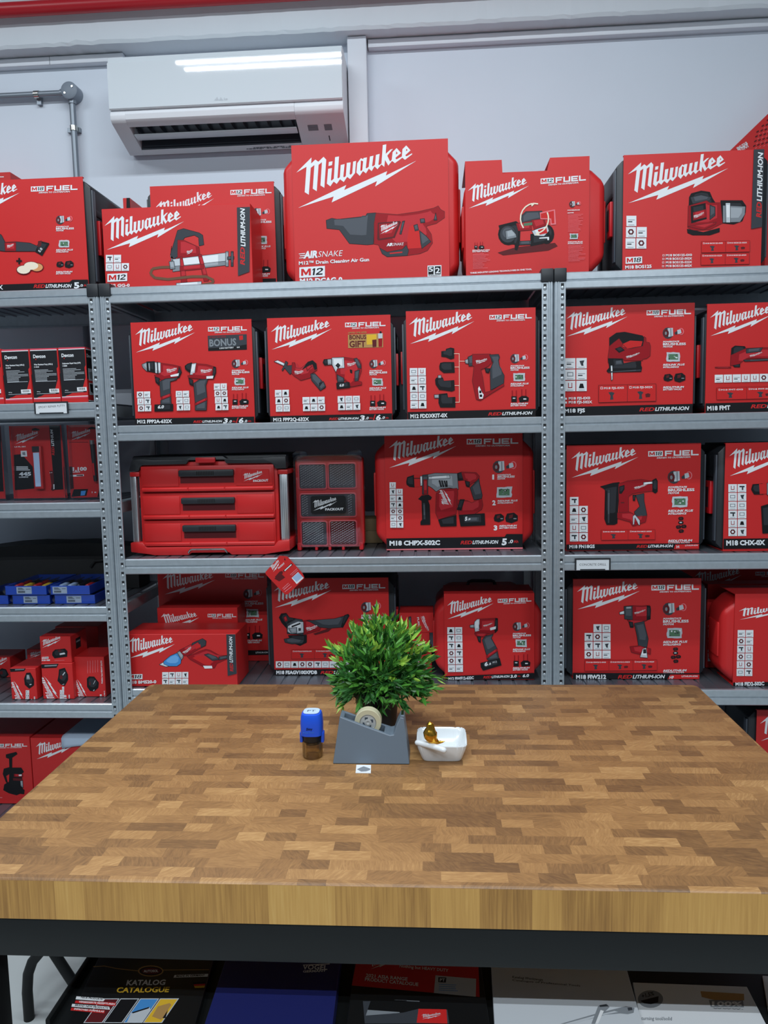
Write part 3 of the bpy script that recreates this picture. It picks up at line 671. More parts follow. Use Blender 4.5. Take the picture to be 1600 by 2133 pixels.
# ---- top shelf
def d_pol(p):
    p.logo((-375, 268), (163, 247), (-370, 430)); p.fuel(258, 237, 648, 222, 42, '18'); p.col(468, 470, 672, 845, 150, 18)
    p.S('D:-330,600 -250,560 0,590 15,600 45,660 140,655 250,665 310,690 335,650 410,668 350,770 290,735 140,735 40,735 0,730 -200,720;R:40,662 135,660 135,732 45,732;K:335,652 412,672 352,772 298,735;M:320,650 350,645 345,690 315,700;R:-180,600 -60,610 -60,700 -180,690;K:-330,590 -240,560 -220,640 -320,660')
    p.logo((58, 690), (120, 680), (60, 708), 'product_picture'); p.text('5.0', 335, 745, 358, 715, 20, 'W')
    p.S('K:137,808 185,808 185,822 137,822;K:155,790 170,790 170,842 155,842', 'print')
    e = lambda x, y, a, b: ' '.join('%f,%f' % (x+a*math.cos(i*.3927), y+b*math.sin(i*.3927)) for i in range(16))
    p.S('M:%s;M:%s;M:%s;O:%s;C:%s;C:%s' % (e(310, 868, 56, 38), e(200, 890, 62, 40), e(262, 858, 66, 38), e(310, 868, 50, 33), e(200, 888, 56, 34), e(262, 856, 60, 33)))
    p.poly('K', pp('-410,1030 0,1012 580,992 605,972 745,970 742,1042 0,1068 -400,1085')); p.text('M18 FAP180-502X', -380, 1062, 28, 1052, 36)
    p.rli(282, 1040, 600, 1036, 28); p.text('5', 620, 1042, 665, 1040, 46, 'W', .04); p.text('.0', 665, 1030, 695, 1029, 20); p.text('Ah', 700, 1028, 738, 1026, 18, 'r')
kit('power_tool_kit', 'C', '-415,152 685,118 744,1045 -405,1090', .046, ds[0], .33, "red boxed polisher kit with pale foam discs pictured, left end of the top shelf", 'black', .02, .02, d_pol)
def d_gg(p):
    p.logo((872, 522), (1533, 485), (890, 722)); 
    p.S('G:1430,690 1420,780 1440,800 1425,850;D:1420,760 1480,560 1530,545 1660,580 1690,600 1700,680 1660,690 1655,620 1620,600 1540,620 1520,650 1530,680 1510,760 1450,800;R:1480,640 1530,640 1660,700 1670,790 1480,790')
    p.S('L:1440,800 1890,745 1890,850 1440,905;G:1440,860 1890,815 1890,850 1440,905;G:1880,735 1905,735 1905,860 1880,860;D:1895,780 1950,775 1950,800 1895,805;D:1925,735 1945,735 1945,860 1925,860;R:1500,780 1520,780 1560,990 1510,1000;R:1650,760 1680,760 1740,980 1700,985;R:1500,860 1700,840 1700,880 1500,900')
    q = [(1430, 865), (1340, 868), (1270, 880), (1255, 920), (1290, 955), (1400, 968), (1600, 945), (1720, 945), (1780, 975), (1770, 1000), (1680, 1015)]
    for (a, b), (c, d) in zip(q, q[1:]):
        l = math.hypot(c-a, d-b); nx, ny = -(d-b)/l*11, (c-a)/l*11; p.poly('n', [(a+nx, b+ny), (c+nx, d+ny), (c-nx, d-ny), (a-nx, b-ny)], 'product_picture')
    p.S('L:1470,1000 1680,985 1680,1010 1470,1025;G:1410,820 1450,815 1460,880 1420,885'); p.logo((1555, 740), (1610, 728), (1558, 762), 'product_picture')
    p.icons(884, 765, 66, 70, ['11.', '111'], -.01); p.badge(897, 990, 1062, 982, 66, '12'); p.text('M12 GG-0', 890, 1032, 1083, 1028, 22, 'W', .04)
    p.poly('D', pp('1975,370 2085,365 2080,905 1985,940')); p.text('RED', 2040, 850, 2040, 700, 36, 'r', .03, .2); p.text('LITHIUM-ION', 2045, 695, 2040, 375, 36, 'W', .03, .2)
kit_gg = carton('tool_carton', 'C', '848,377 2070,338 2125,1040 878,1062', .065, ds[0], .16, 'red carton with a silver grease gun and curled hose pictured, on the top shelf', d_gg, group='plain red cartons')
def d_m12b(p):
    p.logo((645, 868), (893, 826), (655, 935)); p.fuel(960, 812, 1132, 805, 20, '12'); p.col(1052, 885, 1000, 1110, 80, 12)
    p.S('K:600,1170 1150,1160 1150,1190 600,1200', 'print')
kit('power_tool_kit', 'A', '628,770 1140,762 1155,1180 640,1196', .235, ds[0], .26, 'red boxed kit partly hidden behind the grease gun carton on the top shelf', 'black', .016, .02, d_m12b)
def d_far(p):
    p.logo((330, 875), (506, 850), (335, 910)); p.S('K:527,823 552,823 552,870 527,872', 'print')
carton('tool_carton', 'A', '520,826 550,822 550,1150 520,1150', .30, ds[0], .19, 'small red carton with a narrow black stripe, far back behind the grease gun carton', d_far, group='plain red cartons')
carton('tool_carton', 'Z', '-120,364 26,358 30,560 -120,560', .40, ds[0], .18, 'red carton peeking over the polisher kit at the top left corner of the shelf', lambda p: p.text('FUEL', -60, 371, 8, 369, 9), group='plain red cartons')
def d_air(p):
    p.logo((218, 342), (1172, 247), (232, 622))
    p.S('D:455,720 500,703 545,712 768,688 780,665 850,660 840,740 830,910 780,915 640,905 560,795 515,790 460,785;R:850,662 1020,674 1190,650 1310,622 1345,605 1365,635 1395,650 1395,700 1330,745 1265,762 1250,770 1290,830 1300,900 1260,960 1200,985 1100,1000 940,1010 880,940 870,915 835,910 835,745')
    p.S('r:1115,775 1140,755 1165,790 1195,800 1215,938 1105,945 1098,880;D:1195,800 1250,845 1288,890 1215,945 1205,900;D:1150,760 1180,750 1190,800 1160,805;D:880,940 940,972 1060,950 1090,918 1110,960 1100,1000 940,1010 900,985;r:960,978 1060,968 1060,978 960,988;D:1060,728 1080,724 1052,832 1038,830;M:865,740 1040,725 1050,735 1000,860 870,880 860,870;R:872,748 1035,733 990,850 878,868;D:1200,710 1235,705 1240,738 1205,742;D:1310,720 1325,660 1335,720')
    p.logo((882, 778), (1028, 752), (884, 830), 'product_picture', 'W', 'R'); p.text('AIR', 935, 926, 985, 922, 22, 'W', .05, .25, 'product_picture'); p.text('SNAKE', 988, 922, 1072, 918, 22, 'W', 0, .25, 'product_picture')
    p.text('AIR', 275, 1022, 388, 1014, 52, 'W', .05, .25); p.text('SNAKE', 392, 1013, 590, 1003, 46, 'W', -.005, .25)
    p.S('W:238,985 290,980 285,988 240,990;W:246,1000 290,996 285,1004 248,1006;W:240,1018 290,1012 285,1020 243,1022', 'print')
    p.text('M12™ Drain Cleaning Air Gun', 240, 1074, 797, 1044, 26, 'W', .03)
    p.badge(243, 1178, 446, 1166, 84, '12'); p.text('M12 DCAG-0', 248, 1224, 586, 1210, 38, 'W', .05)
    p.S('W:1260,1080 1370,1076 1370,1168 1260,1172;K:1266,1088 1308,1086 1308,1150 1266,1152;K:1318,1086 1364,1084 1364,1148 1318,1150', 'print'); p.text('5', 1270, 1128, 1304, 1127, 36); p.text('2', 1323, 1140, 1360, 1139, 42); p.text('WARRANTY', 1266, 1166, 1364, 1163, 12, 'K')
kit('power_tool_kit', 'D', '178,147 1421,48 1434,1180 212,1222', .11, ds[0], .30, 'big red case with a drain air gun pictured, tallest on the top shelf', 'red', .035, .036, d_air, top=.022)
def d_saw(p):
    p.logo((155, 478), (720, 430), (162, 640)); p.fuel(828, 415, 1247, 382, 50, '12')
    e = lambda x, y, a, b: ' '.join('%f,%f' % (x+a*math.cos(i*.3927), y+b*math.sin(i*.3927)) for i in range(16))
    p.S('M:430,1050 600,1000 960,960 985,990 900,1030 620,1060 480,1075;K:%s;K:440,800 600,760 640,790 635,960 610,1030 590,1025 590,975 480,965;D:%s;G:500,850 560,835 600,880 605,910 510,930;K:%s;K:735,880 900,860 940,930 860,965 760,985 735,990' % (e(530, 880, 95, 100), e(525, 880, 75, 80), e(880, 880, 72, 90)))
    p.S('D:640,720 690,670 840,665 860,740 700,780 640,800;R:600,780 740,760 745,840 620,850;R:740,750 860,735 880,800 770,840;N:670,780 750,770 750,795 670,805;P:820,680 960,650 970,790 920,795 915,745 825,740;r:828,690 950,662 955,780 930,782 925,735 830,732;L:745,850 800,830 890,800 905,850 860,900 770,895;r:800,840 880,820 890,870 820,885;D:630,945 740,940 740,975 630,980;W:815,912 905,905 905,935 890,935 890,918 815,922')
    arc = [(655+150*math.cos(a)+60, 735-150*math.sin(a)*.95) for a in [math.radians(x) for x in range(100, 260, 16)]]
    for cx, rev in ((0, 1), (1, -1)):
        pts = []
        for i in range(9):
            a = math.radians(75+i*18) if rev > 0 else math.radians(-80+i*13)
            pts.append((770+(130 if cx == 0 else 130)*math.cos(a), 735-140*math.sin(a)))
        for a, b in zip(pts, pts[1:]):
            l = math.hypot(b[0]-a[0], b[1]-a[1]); nx, ny = -(b[1]-a[1])/l*6, (b[0]-a[0])/l*6
            p.poly('C', [(a[0]+nx, a[1]+ny), (b[0]+nx, b[1]+ny), (b[0]-nx, b[1]-ny), (a[0]-nx, a[1]-ny)], 'product_picture')
    p.S('C:735,590 768,605 745,625;C:810,855 772,885 815,895')
    p.motor(1145, 600, 110); p.circuit(1135, 900, 78); p.packs(258, 985, 95, 12)
    for x, y, t_ in ((1075, 665, 'POWERSTATE'), (1075, 690, 'MOTOR'), (1078, 958, 'REDLINK PLUS'), (1078, 972, 'INTELLIGENCE'), (195, 1035, 'REDLITHIUM-ION'), (195, 1048, 'BATTERY PACKS')): p.text(t_, x, y, x+len(t_)*11.5, y-4, 9, 'W', .04, .2)
    p.lines(1080, 700, 165, 14, 12, -.04, 3, 'P'); p.lines(1082, 985, 160, 13, 12, -.04, 3, 'P'); p.lines(200, 1065, 160, 12, 12, -.04, 3, 'P')
    p.text('THREE INDUSTRY-LEADING TECHNOLOGIES IN ONE TOOL', 175, 1248, 745, 1212, 14, 'W', .03)
kit('power_tool_kit', 'E', '120,226 1273,135 1282,1210 146,1275', .05, ds[0], .27, 'red case with band saw and curved arrows pictured, its sleeve notched at the handle', 'red', .005, .055, d_saw, notch='468,200 475,318 888,292 915,165')
def d_sand(p):
    p.logo((303, 548), (1232, 490), (305, 815))
    p.S('K:860,1010 870,760 890,725 980,700 1060,712 1085,770 1110,810 1120,1000;D:880,760 980,735 1075,760 1060,790 900,820;R:860,840 1030,790 1060,810 1180,810 1180,1000 1060,1060 900,1070 855,1040;K:885,845 1020,815 1030,960 890,1000;R:905,900 1025,870 1030,945 905,975;D:1060,830 1110,850 1110,930 1060,970;K:1160,790 1360,790 1395,840 1390,900 1360,980 1280,1010 1180,1000;G:1180,835 1390,845 1385,920 1340,990 1180,995;L:1205,812 1250,812 1250,995 1210,995;K:850,1055 1000,1085 1150,1045 1150,1080 1060,1110 900,1110 855,1090;R:855,1030 1000,1062 1110,1010 1120,990 1060,1000')
    p.logo((905, 938), (1010, 905), (908, 960), 'product_picture', 'W', 'R')
    p.icons(288, 932, 100, 104, ['1.', '11', '11'], .0, -.04); p.badge(280, 1377, 433, 1370, 62, '18'); p.text('M18 BOS125', 277, 1423, 521, 1413, 28, 'W', .04)
    for i, q in enumerate(('0X0', '502X', '522X', '602X')):
        y = 1308+i*33; p.rect('W', 622-i*1.5, y-18, 640-i*1.5, y); p.rect('r', 625-i*1.5, y-15, 637-i*1.5, y-3); p.text('M18 BOS125-'+q, 652, y, 895, y-4, 20, 'W', .03)
    p.variant(980, 1170, 1430, 1275, ['M18 BOS125-0X0', 'M18 BOS125-502X'], -.02); p.variant(975, 1285, 1425, 1390, ['M18 BOS125-522X', 'M18 BOS125-602X'], -.02)
    p.poly('D', pp('1465,318 1566,314 1555,1035 1440,1055')); p.text('RED', 1532, 950, 1537, 805, 44, 'r', .03, .15); p.text('LITHIUM-ION', 1538, 800, 1550, 345, 44, 'W', .03, .15)
kit('power_tool_kit', 'F', '265,370 1566,314 1530,1385 250,1440', .02, ds[0], .30, 'red boxed kit with a round sander and grey dust bag pictured, top shelf', 'black', .02, .02, d_sand)
# tilted display sign
t = thing('display_sign', (2.05, .55, ds[0]), 'slanted red card display sign leaning on the wall behind the sander kit', 'sign')
sg = MB(); y_ = .50; q = [hY(u, v, y_) for u, v in ((1500, 334), (1600, 237), (1700, 140), (1760, 420), (1500, 420))]
zb_ = ds[0]
sg.prism([(q[0].x, q[0].z), (q[4].x, zb_+.0005), (q[3].x, zb_+.0005), (q[2].x, q[2].z)][::-1], y_, y_+.012, 'red_card', 'Y')
pr = Pr(CR['F'], y_)
for i in range(26):
    a = 1460+ (i % 4)*38 + (i//4)*10; b = 285-(i//4)*44-(i % 4)*10
    if b < 390-(a-1240)*1.15+30: continue
    pr.poly('M', [(a, b), (a+22, b-14), (a+26, b-2), (a+4, b+12)]); pr.poly('P', [(a+20, b+22), (a+34, b+12), (a+36, b+16), (a+22, b+26)])
pr.text('FIND YOUR', 1318, 322, 1412, 262, 22, 'W', .04); pr.text('OUTPUT', 1330, 348, 1425, 290, 30, 'W', .05)
parts(pr, sg, 'sign_board', t)
carton('tool_carton', 'F', '1580,420 2300,380 2290,1360 1585,1390', .345, ds[0], .12, 'red carton at the right photo edge, just behind the sander kit', lambda p: None, group='plain red cartons')
# ---- second shelf
def d_fpp(p):
    p.logo((363, 612), (917, 588), (368, 775)); p.fuel(1038, 580, 1398, 570, 40, '12')
    p.S('D:1035,620 1395,605 1398,748 1040,760;K:1280,720 1395,700 1398,748 1040,760 1040,735;r:1325,620 1360,616 1362,655 1330,660', 'print'); p.text('BONUS', 1052, 718, 1300, 706, 62, 'G', .03); p.text('LIMITED TIME OFFER', 1050, 640, 1205, 634, 11, 'R'); p.text('6.0AH BATTERY', 1143, 742, 1276, 735, 13); p.text('6.0', 1305, 733, 1330, 732, 14)
    p.col(1258, 875, 1043, 1205, 165, 12)
    p.S('G:425,885 470,865 545,860 550,960 470,948 435,915;K:470,860 545,857 548,962 475,945;G:485,870 500,868 505,945 490,942;L:545,865 600,868 602,972 550,965;D:565,862 575,862 580,968 570,966;R:600,872 720,890 785,905 795,960 770,1010 700,1010 620,1035 560,1000 540,985 602,970;D:590,1045 640,1018 760,1005 745,1030 690,1045 690,1155 600,1185;K:548,1000 590,1012 585,1080 555,1050;K:770,905 795,960 770,1012 755,1000;R:605,1185 695,1152 695,1182 610,1218;D:600,1218 695,1182 700,1255 600,1255;K:545,1258 715,1252 715,1315 545,1320;W:690,985 770,966 765,992 695,1000')
    p.text('6.0', 575, 1292, 632, 1290, 26, 'W', .04, .2, 'product_picture'); p.logo((650, 938), (755, 928), (655, 965), 'product_picture', 'W', 'R')
    p.S('K:825,900 850,880 890,868 890,968 855,950 830,930;L:888,878 932,872 915,978 872,982;R:930,878 1030,886 1110,910 1110,960 1090,1020 1000,1022 860,1008 850,990 915,976;K:1090,905 1112,912 1112,965 1090,1020 1080,1000;D:905,1060 960,1025 1040,1018 1020,1080 1030,1190 920,1240;K:860,1012 900,1030 900,1085 870,1070;R:915,1245 1030,1190 1030,1218 920,1268;D:920,1268 1030,1218 1025,1310 920,1310;W:1025,995 1090,990 1085,1015 1025,1018')
    p.logo((965, 942), (1082, 940), (970, 968), 'product_picture', 'W', 'R')
    p.icons(382, 1137, 64, 63, ['11', '11', '11'], -.02, .08); p.icons(742, 1131, 64, 62, ['11', '11', '11'], -.02, .08); p.icons(1095, 1063, 62, 63, ['11', '11', '11', '11'], -.02, .08)
    p.poly('K', pp('362,1386 1467,1368 1470,1442 366,1457')); p.text('M12 FPP2A-632X', 387, 1430, 708, 1425, 30, 'W', .04); p.rli(905, 1426, 1172, 1420, 20)
    p.text('3', 1180, 1428, 1226, 1427, 42, 'W', .04, .15); p.text('.0', 1228, 1424, 1262, 1423, 22, 'W', .03, .2); p.text('Ah', 1266, 1420, 1294, 1419, 15, 'r'); p.text('/', 1297, 1432, 1326, 1431, 52, 'r'); p.text('6', 1326, 1426, 1370, 1424, 42, 'W', .04, .15); p.text('.0', 1372, 1422, 1404, 1420, 22, 'W', .03, .2); p.text('Ah', 1408, 1418, 1440, 1416, 15, 'r')
kit('power_tool_kit', 'G', '322,490 1443,472 1468,1440 365,1455', .008, ds[1], .33, 'red boxed kit with two drill drivers and a black bonus panel, on the second shelf', 'black', .012, .009, d_fpp)
def d_fpq(p):
    p.logo((153, 408), (718, 375), (160, 570)); p.fuel(840, 363, 1215, 352, 42, '12')
    p.S('T:866,432 1190,418 1192,548 868,556;Y:1040,432 1130,428 1130,520 1040,524;L:1145,420 1185,418 1185,465 1148,468;K:1160,400 1176,400 1178,420 1160,420;R:1148,468 1185,465 1182,545 1150,545;M:1090,480 1130,476 1130,545 1095,548', 'print'); p.text('BONUS', 880, 476, 1036, 472, 40, 'M', .03); p.text('GIFT', 880, 548, 1030, 545, 56, 'M', .03); p.text('LIMITED TIME OFFER', 868, 422, 1040, 416, 14, 'T')
    p.col(1065, 700, 870, 1040, 165, 12)
    p.S('L:182,680 215,668 285,700 275,722;D:290,675 312,690 300,720 350,715 370,730 365,770 330,800 280,740 262,770 255,755 275,720;R:350,690 375,690 385,740 430,745 500,685 540,672 575,700 580,760 530,790 520,830 430,855 370,815 345,790;K:495,685 540,670 570,700 580,745 560,760 540,705 500,720 445,755;D:520,795 560,790 635,870 610,950 530,855;K:610,950 600,880 640,870 662,910 655,925;D:640,862 662,912 612,952 596,920;R:478,735 520,712 535,725 490,770')
    p.logo((368, 775), (458, 775), (372, 800), 'product_picture', 'W', 'R')
    p.S('K:635,690 645,662 715,655 720,710 650,715;G:675,660 715,656 716,710 680,712;R:720,645 830,640 925,655 975,665 990,700 990,770 960,860 995,870 995,895 890,915 880,880 830,850 760,845 755,740 720,700;r:840,770 900,740 920,790 915,860 890,880 835,835;D:930,770 975,755 960,860 930,865;L:718,645 830,642 835,740 770,745 755,780 720,710;K:752,718 775,695 795,715 778,742;D:920,655 950,648 985,710 990,745 960,740;D:765,800 830,835 830,870 770,875;K:760,880 880,872 885,922 765,935;K:885,755 905,760 905,790 890,785')
    p.text('6.0', 790, 912, 830, 910, 22, 'W', .04, .2, 'product_picture'); p.logo((855, 705), (945, 695), (860, 728), 'product_picture', 'W', 'R')
    p.icons(192, 944, 67, 69, ['11', '11', '11'], -.02, .07); p.icons(447, 1010, 70, 68, ['111', '111'], -.02, .07); p.icons(772, 1001, 70, 68, ['111', '111'], -.02, .07)
    p.poly('K', pp('148,1187 1276,1160 1280,1240 150,1262')); p.text('M12 FPP2Q-632X', 177, 1234, 508, 1228, 30, 'W', .04); p.rli(692, 1222, 968, 1216, 20)
    p.text('3', 975, 1226, 1025, 1224, 44, 'W', .04, .15); p.text('.0', 1028, 1216, 1060, 1214, 22, 'W', .03, .2); p.text('Ah', 1064, 1212, 1096, 1210, 15, 'r'); p.text('/', 1098, 1228, 1128, 1226, 54, 'r'); p.text('6', 1126, 1222, 1172, 1220, 44, 'W', .04, .15); p.text('.0', 1176, 1212, 1210, 1210, 22, 'W', .03, .2); p.text('Ah', 1214, 1210, 1244, 1208, 15, 'r')
kit('power_tool_kit', 'H', '115,283 1258,243 1278,1240 150,1262', .008, ds[1], .33, 'red boxed kit with a hacksaw, hammer drill and gold bonus gift panel, second shelf', 'black', .010, .010, d_fpq)
def d_fdd(p):
    p.logo((135, 408), (708, 375), (143, 575)); p.fuel(840, 362, 1212, 350, 40, '12'); p.col(1025, 700, 866, 1030, 168, 12)
    p.S('K:420,640 460,635 460,620 500,608 530,615 530,700 500,708 460,690 420,685;K:402,770 410,742 440,735 530,735 535,825 440,828 405,800;K:365,890 375,872 430,870 440,900 530,893 535,980 510,990 440,980 400,975 370,930;G:388,850 418,848 418,876 390,876;K:398,1015 470,1008 475,1045 540,1040 540,1130 410,1130 395,1090;G:355,1020 398,1018 398,1050 358,1050')
    p.S('C:530,658 576,658 576,662 530,662;C:573,658 577,658 579,1088 575,1088;C:535,775 577,775 577,779 535,779;C:535,938 577,938 577,942 535,942;C:540,1084 578,1084 578,1088 540,1088;C:577,724 632,724 632,728 577,728', 'print')
    p.S('G:625,715 655,705 655,750 630,745;D:650,690 690,672 705,690 705,765 660,770;R:690,665 850,662 860,740 830,770 800,785 765,800 780,860 800,1000 860,985 960,920 970,940 870,1000 760,1070 725,1060 690,900 705,770 690,765;D:840,670 920,665 930,690 920,720 930,780 970,850 965,920 850,980 845,800 870,740;K:800,790 845,790 835,830 810,825;W:740,965 750,945 775,1000 790,1020 780,1055 750,1055;K:752,985 768,985 768,1005 752,1005;K:755,1020 775,1020 775,1038 757,1038')
    p.logo((715, 728), (825, 712), (720, 752), 'product_picture', 'W', 'R')
    p.icons(142, 787, 73, 72, ['11', '11', '11', '11', '11'], -.01, .02)
    p.poly('K', pp('122,1172 1250,1143 1254,1222 126,1250')); p.text('M12 FDDXKIT-0X', 148, 1225, 473, 1216, 32, 'W', .04); p.rli(828, 1202, 1218, 1192, 26)
kit('power_tool_kit', 'I', '102,292 1245,250 1245,1212 128,1250', .008, ds[1], .33, 'red boxed kit with a drill and four black attachments pictured, second shelf', 'black', .010, .012, d_fdd)
def d_fjs(p):
    p.logo((140, 362), (582, 345), (140, 490)); p.fuel(720, 337, 1042, 328, 36, '18'); p.col(838, 462, 638, 790, 166, 18)
    p.S('K:450,560 450,500 500,465 560,458 690,485 700,500 690,560 640,580 545,540 520,500 480,530;R:440,640 450,560 480,535 520,505 545,540 540,565 600,580 690,560 700,520 700,490 715,500 715,530 740,535 748,560 745,630 720,650 690,655 690,665 560,665 545,650 480,650 480,690 440,680;r:545,545 600,520 690,525 680,560 580,578;K:490,580 530,565 560,590 520,608;K:440,650 480,650 545,655 550,690 600,680 640,672 678,670 678,700 685,715 680,745 440,750 430,740 450,715;D:490,665 540,660 550,695 490,700;L:458,700 472,700 474,800 464,812;D:440,745 680,728 680,740 440,752')
    p.logo((565, 640), (675, 610), (570, 652), 'product_picture', 'W', 'R')
    p.icons(128, 648, 82, 82, ['11', '11', '11'], -.01, 0); p.variant(370, 843, 788, 970, ['M18 FJS-0X0', 'M18 FJS-502X'], -.025)
    for i, q in enumerate(('M18 FJS-0X0', 'M18 FJS-502X')):
        y = 948+i*28; p.rect('W', 126, y-14, 142, y); p.text(q, 155, y, 310+i*15, y-3, 18, 'W', .03)
    p.poly('K', pp('60,1003 1052,978 1050,1045 60,1075')); p.text('M18 FJS', 124, 1042, 273, 1038, 26, 'W', .04); p.rli(665, 1032, 1028, 1022, 25)
kit('power_tool_kit', 'J', '78,278 1070,242 1052,1046 70,1074', .05, ds[1], .33, 'red boxed kit with a jigsaw pictured, left of the multi tool kit', 'black', .002, .008, d_fjs)
def d_fmt(p):
    p.logo((1180, 355), (1630, 330), (1182, 487)); p.fuel(1780, 305, 2100, 292, 36, '18'); p.col(1900, 430, 605, 760, 166, 18)
    p.S('K:1330,630 1335,575 1360,558 1430,562 1440,580 1420,620 1390,640;R:1325,700 1330,625 1440,575 1620,570 1800,590 1800,640 1620,650 1440,650 1400,680 1390,700;K:1345,700 1395,690 1395,712 1355,712;D:1440,580 1560,570 1545,600 1440,612;R:1215,712 1330,710 1330,718 1215,718;D:1420,660 1700,648 1700,660 1430,672')
    p.logo((1460, 632), (1560, 605), (1465, 642), 'product_picture', 'W', 'R'); p.icons(1212, 768, 65, 62, ['1111111'], -.02); p.variant(1225, 862, 1660, 950, ['M18 FMT-0X0', 'M18 FMT-502X'], -.025)
    p.poly('K', pp('1135,975 2150,950 2150,1020 1132,1048')); p.text('M18 FMT', 1158, 1026, 1325, 1020, 30, 'W', .04); p.rli(1472, 1010, 1850, 1000, 26)
kit('power_tool_kit', 'J', '1168,258 2150,222 2130,1018 1135,1046', .03, ds[1], .33, 'red boxed kit with a slim multi tool pictured, right of the jigsaw kit', 'black', .002, .02, d_fmt)
# ---- third shelf
def d_chp(p):
    p.logo((172, 188), (782, 168), (178, 365)); p.fuel(875, 155, 1340, 148, 50, '18')
    for n_, y, yy in (('1', 468, 350), ('2', 700, 585), ('3', 926, 818)): p.text(n_, 1105 if n_ != '3' else 1118, y, 1135 if n_ != '3' else 1150, y, 40, 'W', .05)
    p.motor(1215, 352, 220); p.circuit(1212, 585, 145); p.packs(1222, 818, 215, 18)
    for x, y, t_, f, h in ((1150, 436, 'POWERSTATE', .78, 11), (1150, 455, 'BRUSHLESS', 1, 16), (1150, 472, 'MOTOR', .45, 11), (1152, 670, 'REDLINK PLUS', 1.15, 14), (1152, 688, 'INTELLIGENCE', .9, 11), (1168, 896, 'REDLITHIUM', 1, 14), (1168, 914, 'BATTERY PACKS', 1, 12)): p.text(t_, x, y, x+158*f, y-4, h, 'W', .035, .2)
    p.S('K:332,490 340,450 400,430 405,540 360,535 335,515;r:400,432 455,432 458,535 405,540;M:400,455 456,455 456,465 400,465;L:455,440 475,440 475,525 458,530;D:475,430 525,425 525,600 475,605;R:485,470 518,470 518,600 488,602;K:440,645 470,615 530,608 560,630 550,650 525,655 540,700 545,840 545,875 460,878 460,850 475,830 470,660;D:480,680 500,680 505,830 485,830')
    p.S('G:525,425 590,412 790,415 800,560 720,545 640,555 600,580 560,545 525,525;L:530,445 720,430 725,460 530,470;K:622,480 636,478 652,535 640,538;K:645,480 658,480 672,535 660,538;K:668,482 680,482 695,535 684,538;K:688,482 698,482 702,535 698,538')
    p.S('K:790,415 830,402 845,475 800,480;R:825,402 960,408 990,440 980,480 930,500 880,540 870,480 845,475;R:600,595 660,560 790,548 795,600 780,780 620,830 595,770;K:620,835 780,790 782,888 640,892;R:780,655 880,660 920,680 1010,640 1020,700 1010,740 960,770 940,785 805,790 800,720;K:815,650 855,650 825,750 788,740;D:905,545 985,460 990,500 1015,610 1010,640 940,655;K:860,485 900,490 900,540 870,530;K:805,790 1035,775 1040,880 820,890')
    p.S('D:845,810 990,805 985,850 860,852'); p.text('5', 858, 840, 882, 838, 32, 'W', .04, .2, 'product_picture'); p.text('.0', 884, 836, 908, 834, 16, 'W', .03, .2, 'product_picture')
    p.logo((672, 700), (660, 560), (740, 705), 'product_picture', 'W', 'R')
    p.icons(180, 495, 61, 59, ['1.', '11', '11', '11', '11', '11', '11'], 0, .02)
    p.poly('K', pp('152,1000 1215,985 1232,960 1378,960 1378,1078 154,1096')); p.S('P:154,1096 1380,1080 1382,1110 156,1120', 'print')
    p.text('M18 CHPX-502C', 180, 1062, 635, 1056, 38, 'W', .05); p.rli(818, 1052, 1160, 1046, 30); p.text('5', 1188, 1058, 1236, 1057, 54, 'W', .05, .1); p.text('.0', 1250, 1042, 1292, 1041, 30, 'W', .03, .15); p.text('Ah', 1296, 1040, 1338, 1038, 24, 'r')
kit('power_tool_kit', 'Q', '133,70 1376,55 1380,1108 152,1128', .15, ds[2], .27, 'large red case with a grey and red hammer drill pictured, beside the clear-lidded organiser', 'red', .038, .042, d_chp, top=.014)
def d_fn(p):
    p.logo((203, 225), (680, 210), (205, 358)); p.fuel(750, 208, 1108, 198, 38, '18'); p.col(890, 350, 528, 690, 188, 99)
    p.S('K:410,420 500,395 545,390 540,470 530,680 510,690 455,690 440,650 445,440;D:460,440 480,440 475,680 462,680;R:540,400 600,380 700,370 770,380 800,385 800,450 700,460 640,470 610,490 610,600 545,610 540,500;K:545,420 580,410 580,440 560,470 545,470;K:780,375 805,362 815,380 815,455 800,468 780,455;L:715,390 780,384 780,400 715,408;D:660,480 720,468 720,520 740,620 735,635 665,640 650,600 690,560;R:530,605 620,600 680,635 740,625 730,670 660,695 640,700 620,670 530,645;L:640,690 640,630 655,618 690,660 690,695 680,690 655,640 650,690;M:555,530 580,530 580,538 555,538;K:640,480 660,480 655,520 642,520')
    p.logo((645, 430), (750, 402), (650, 442), 'product_picture', 'W', 'R')
    p.icons(194, 494, 66, 64, ['1.', '11', '11', '11', '11'], -.01); p.variant(415, 728, 798, 800, ['M18 FN18GS-0X0', 'M18 FN18GS-202X'], -.01)
    p.poly('K', pp('168,830 1112,820 1110,862 168,872')); p.poly('r', pp('940,830 1110,826 1110,860 930,862')); p.text('H', 950, 856, 968, 855, 18); p.text('LITHIUM-ION', 1010, 842, 1100, 840, 9); p.text('M18 FN18GS', 190, 857, 370, 854, 22, 'W', .04); p.rli(665, 853, 925, 849, 18)
kit('power_tool_kit', 'R', '172,128 1122,112 1112,862 168,880', .09, ds[2], .31, 'red boxed kit with a nail gun pictured, above the concrete drill tag', 'black', .02, .02, d_fn)
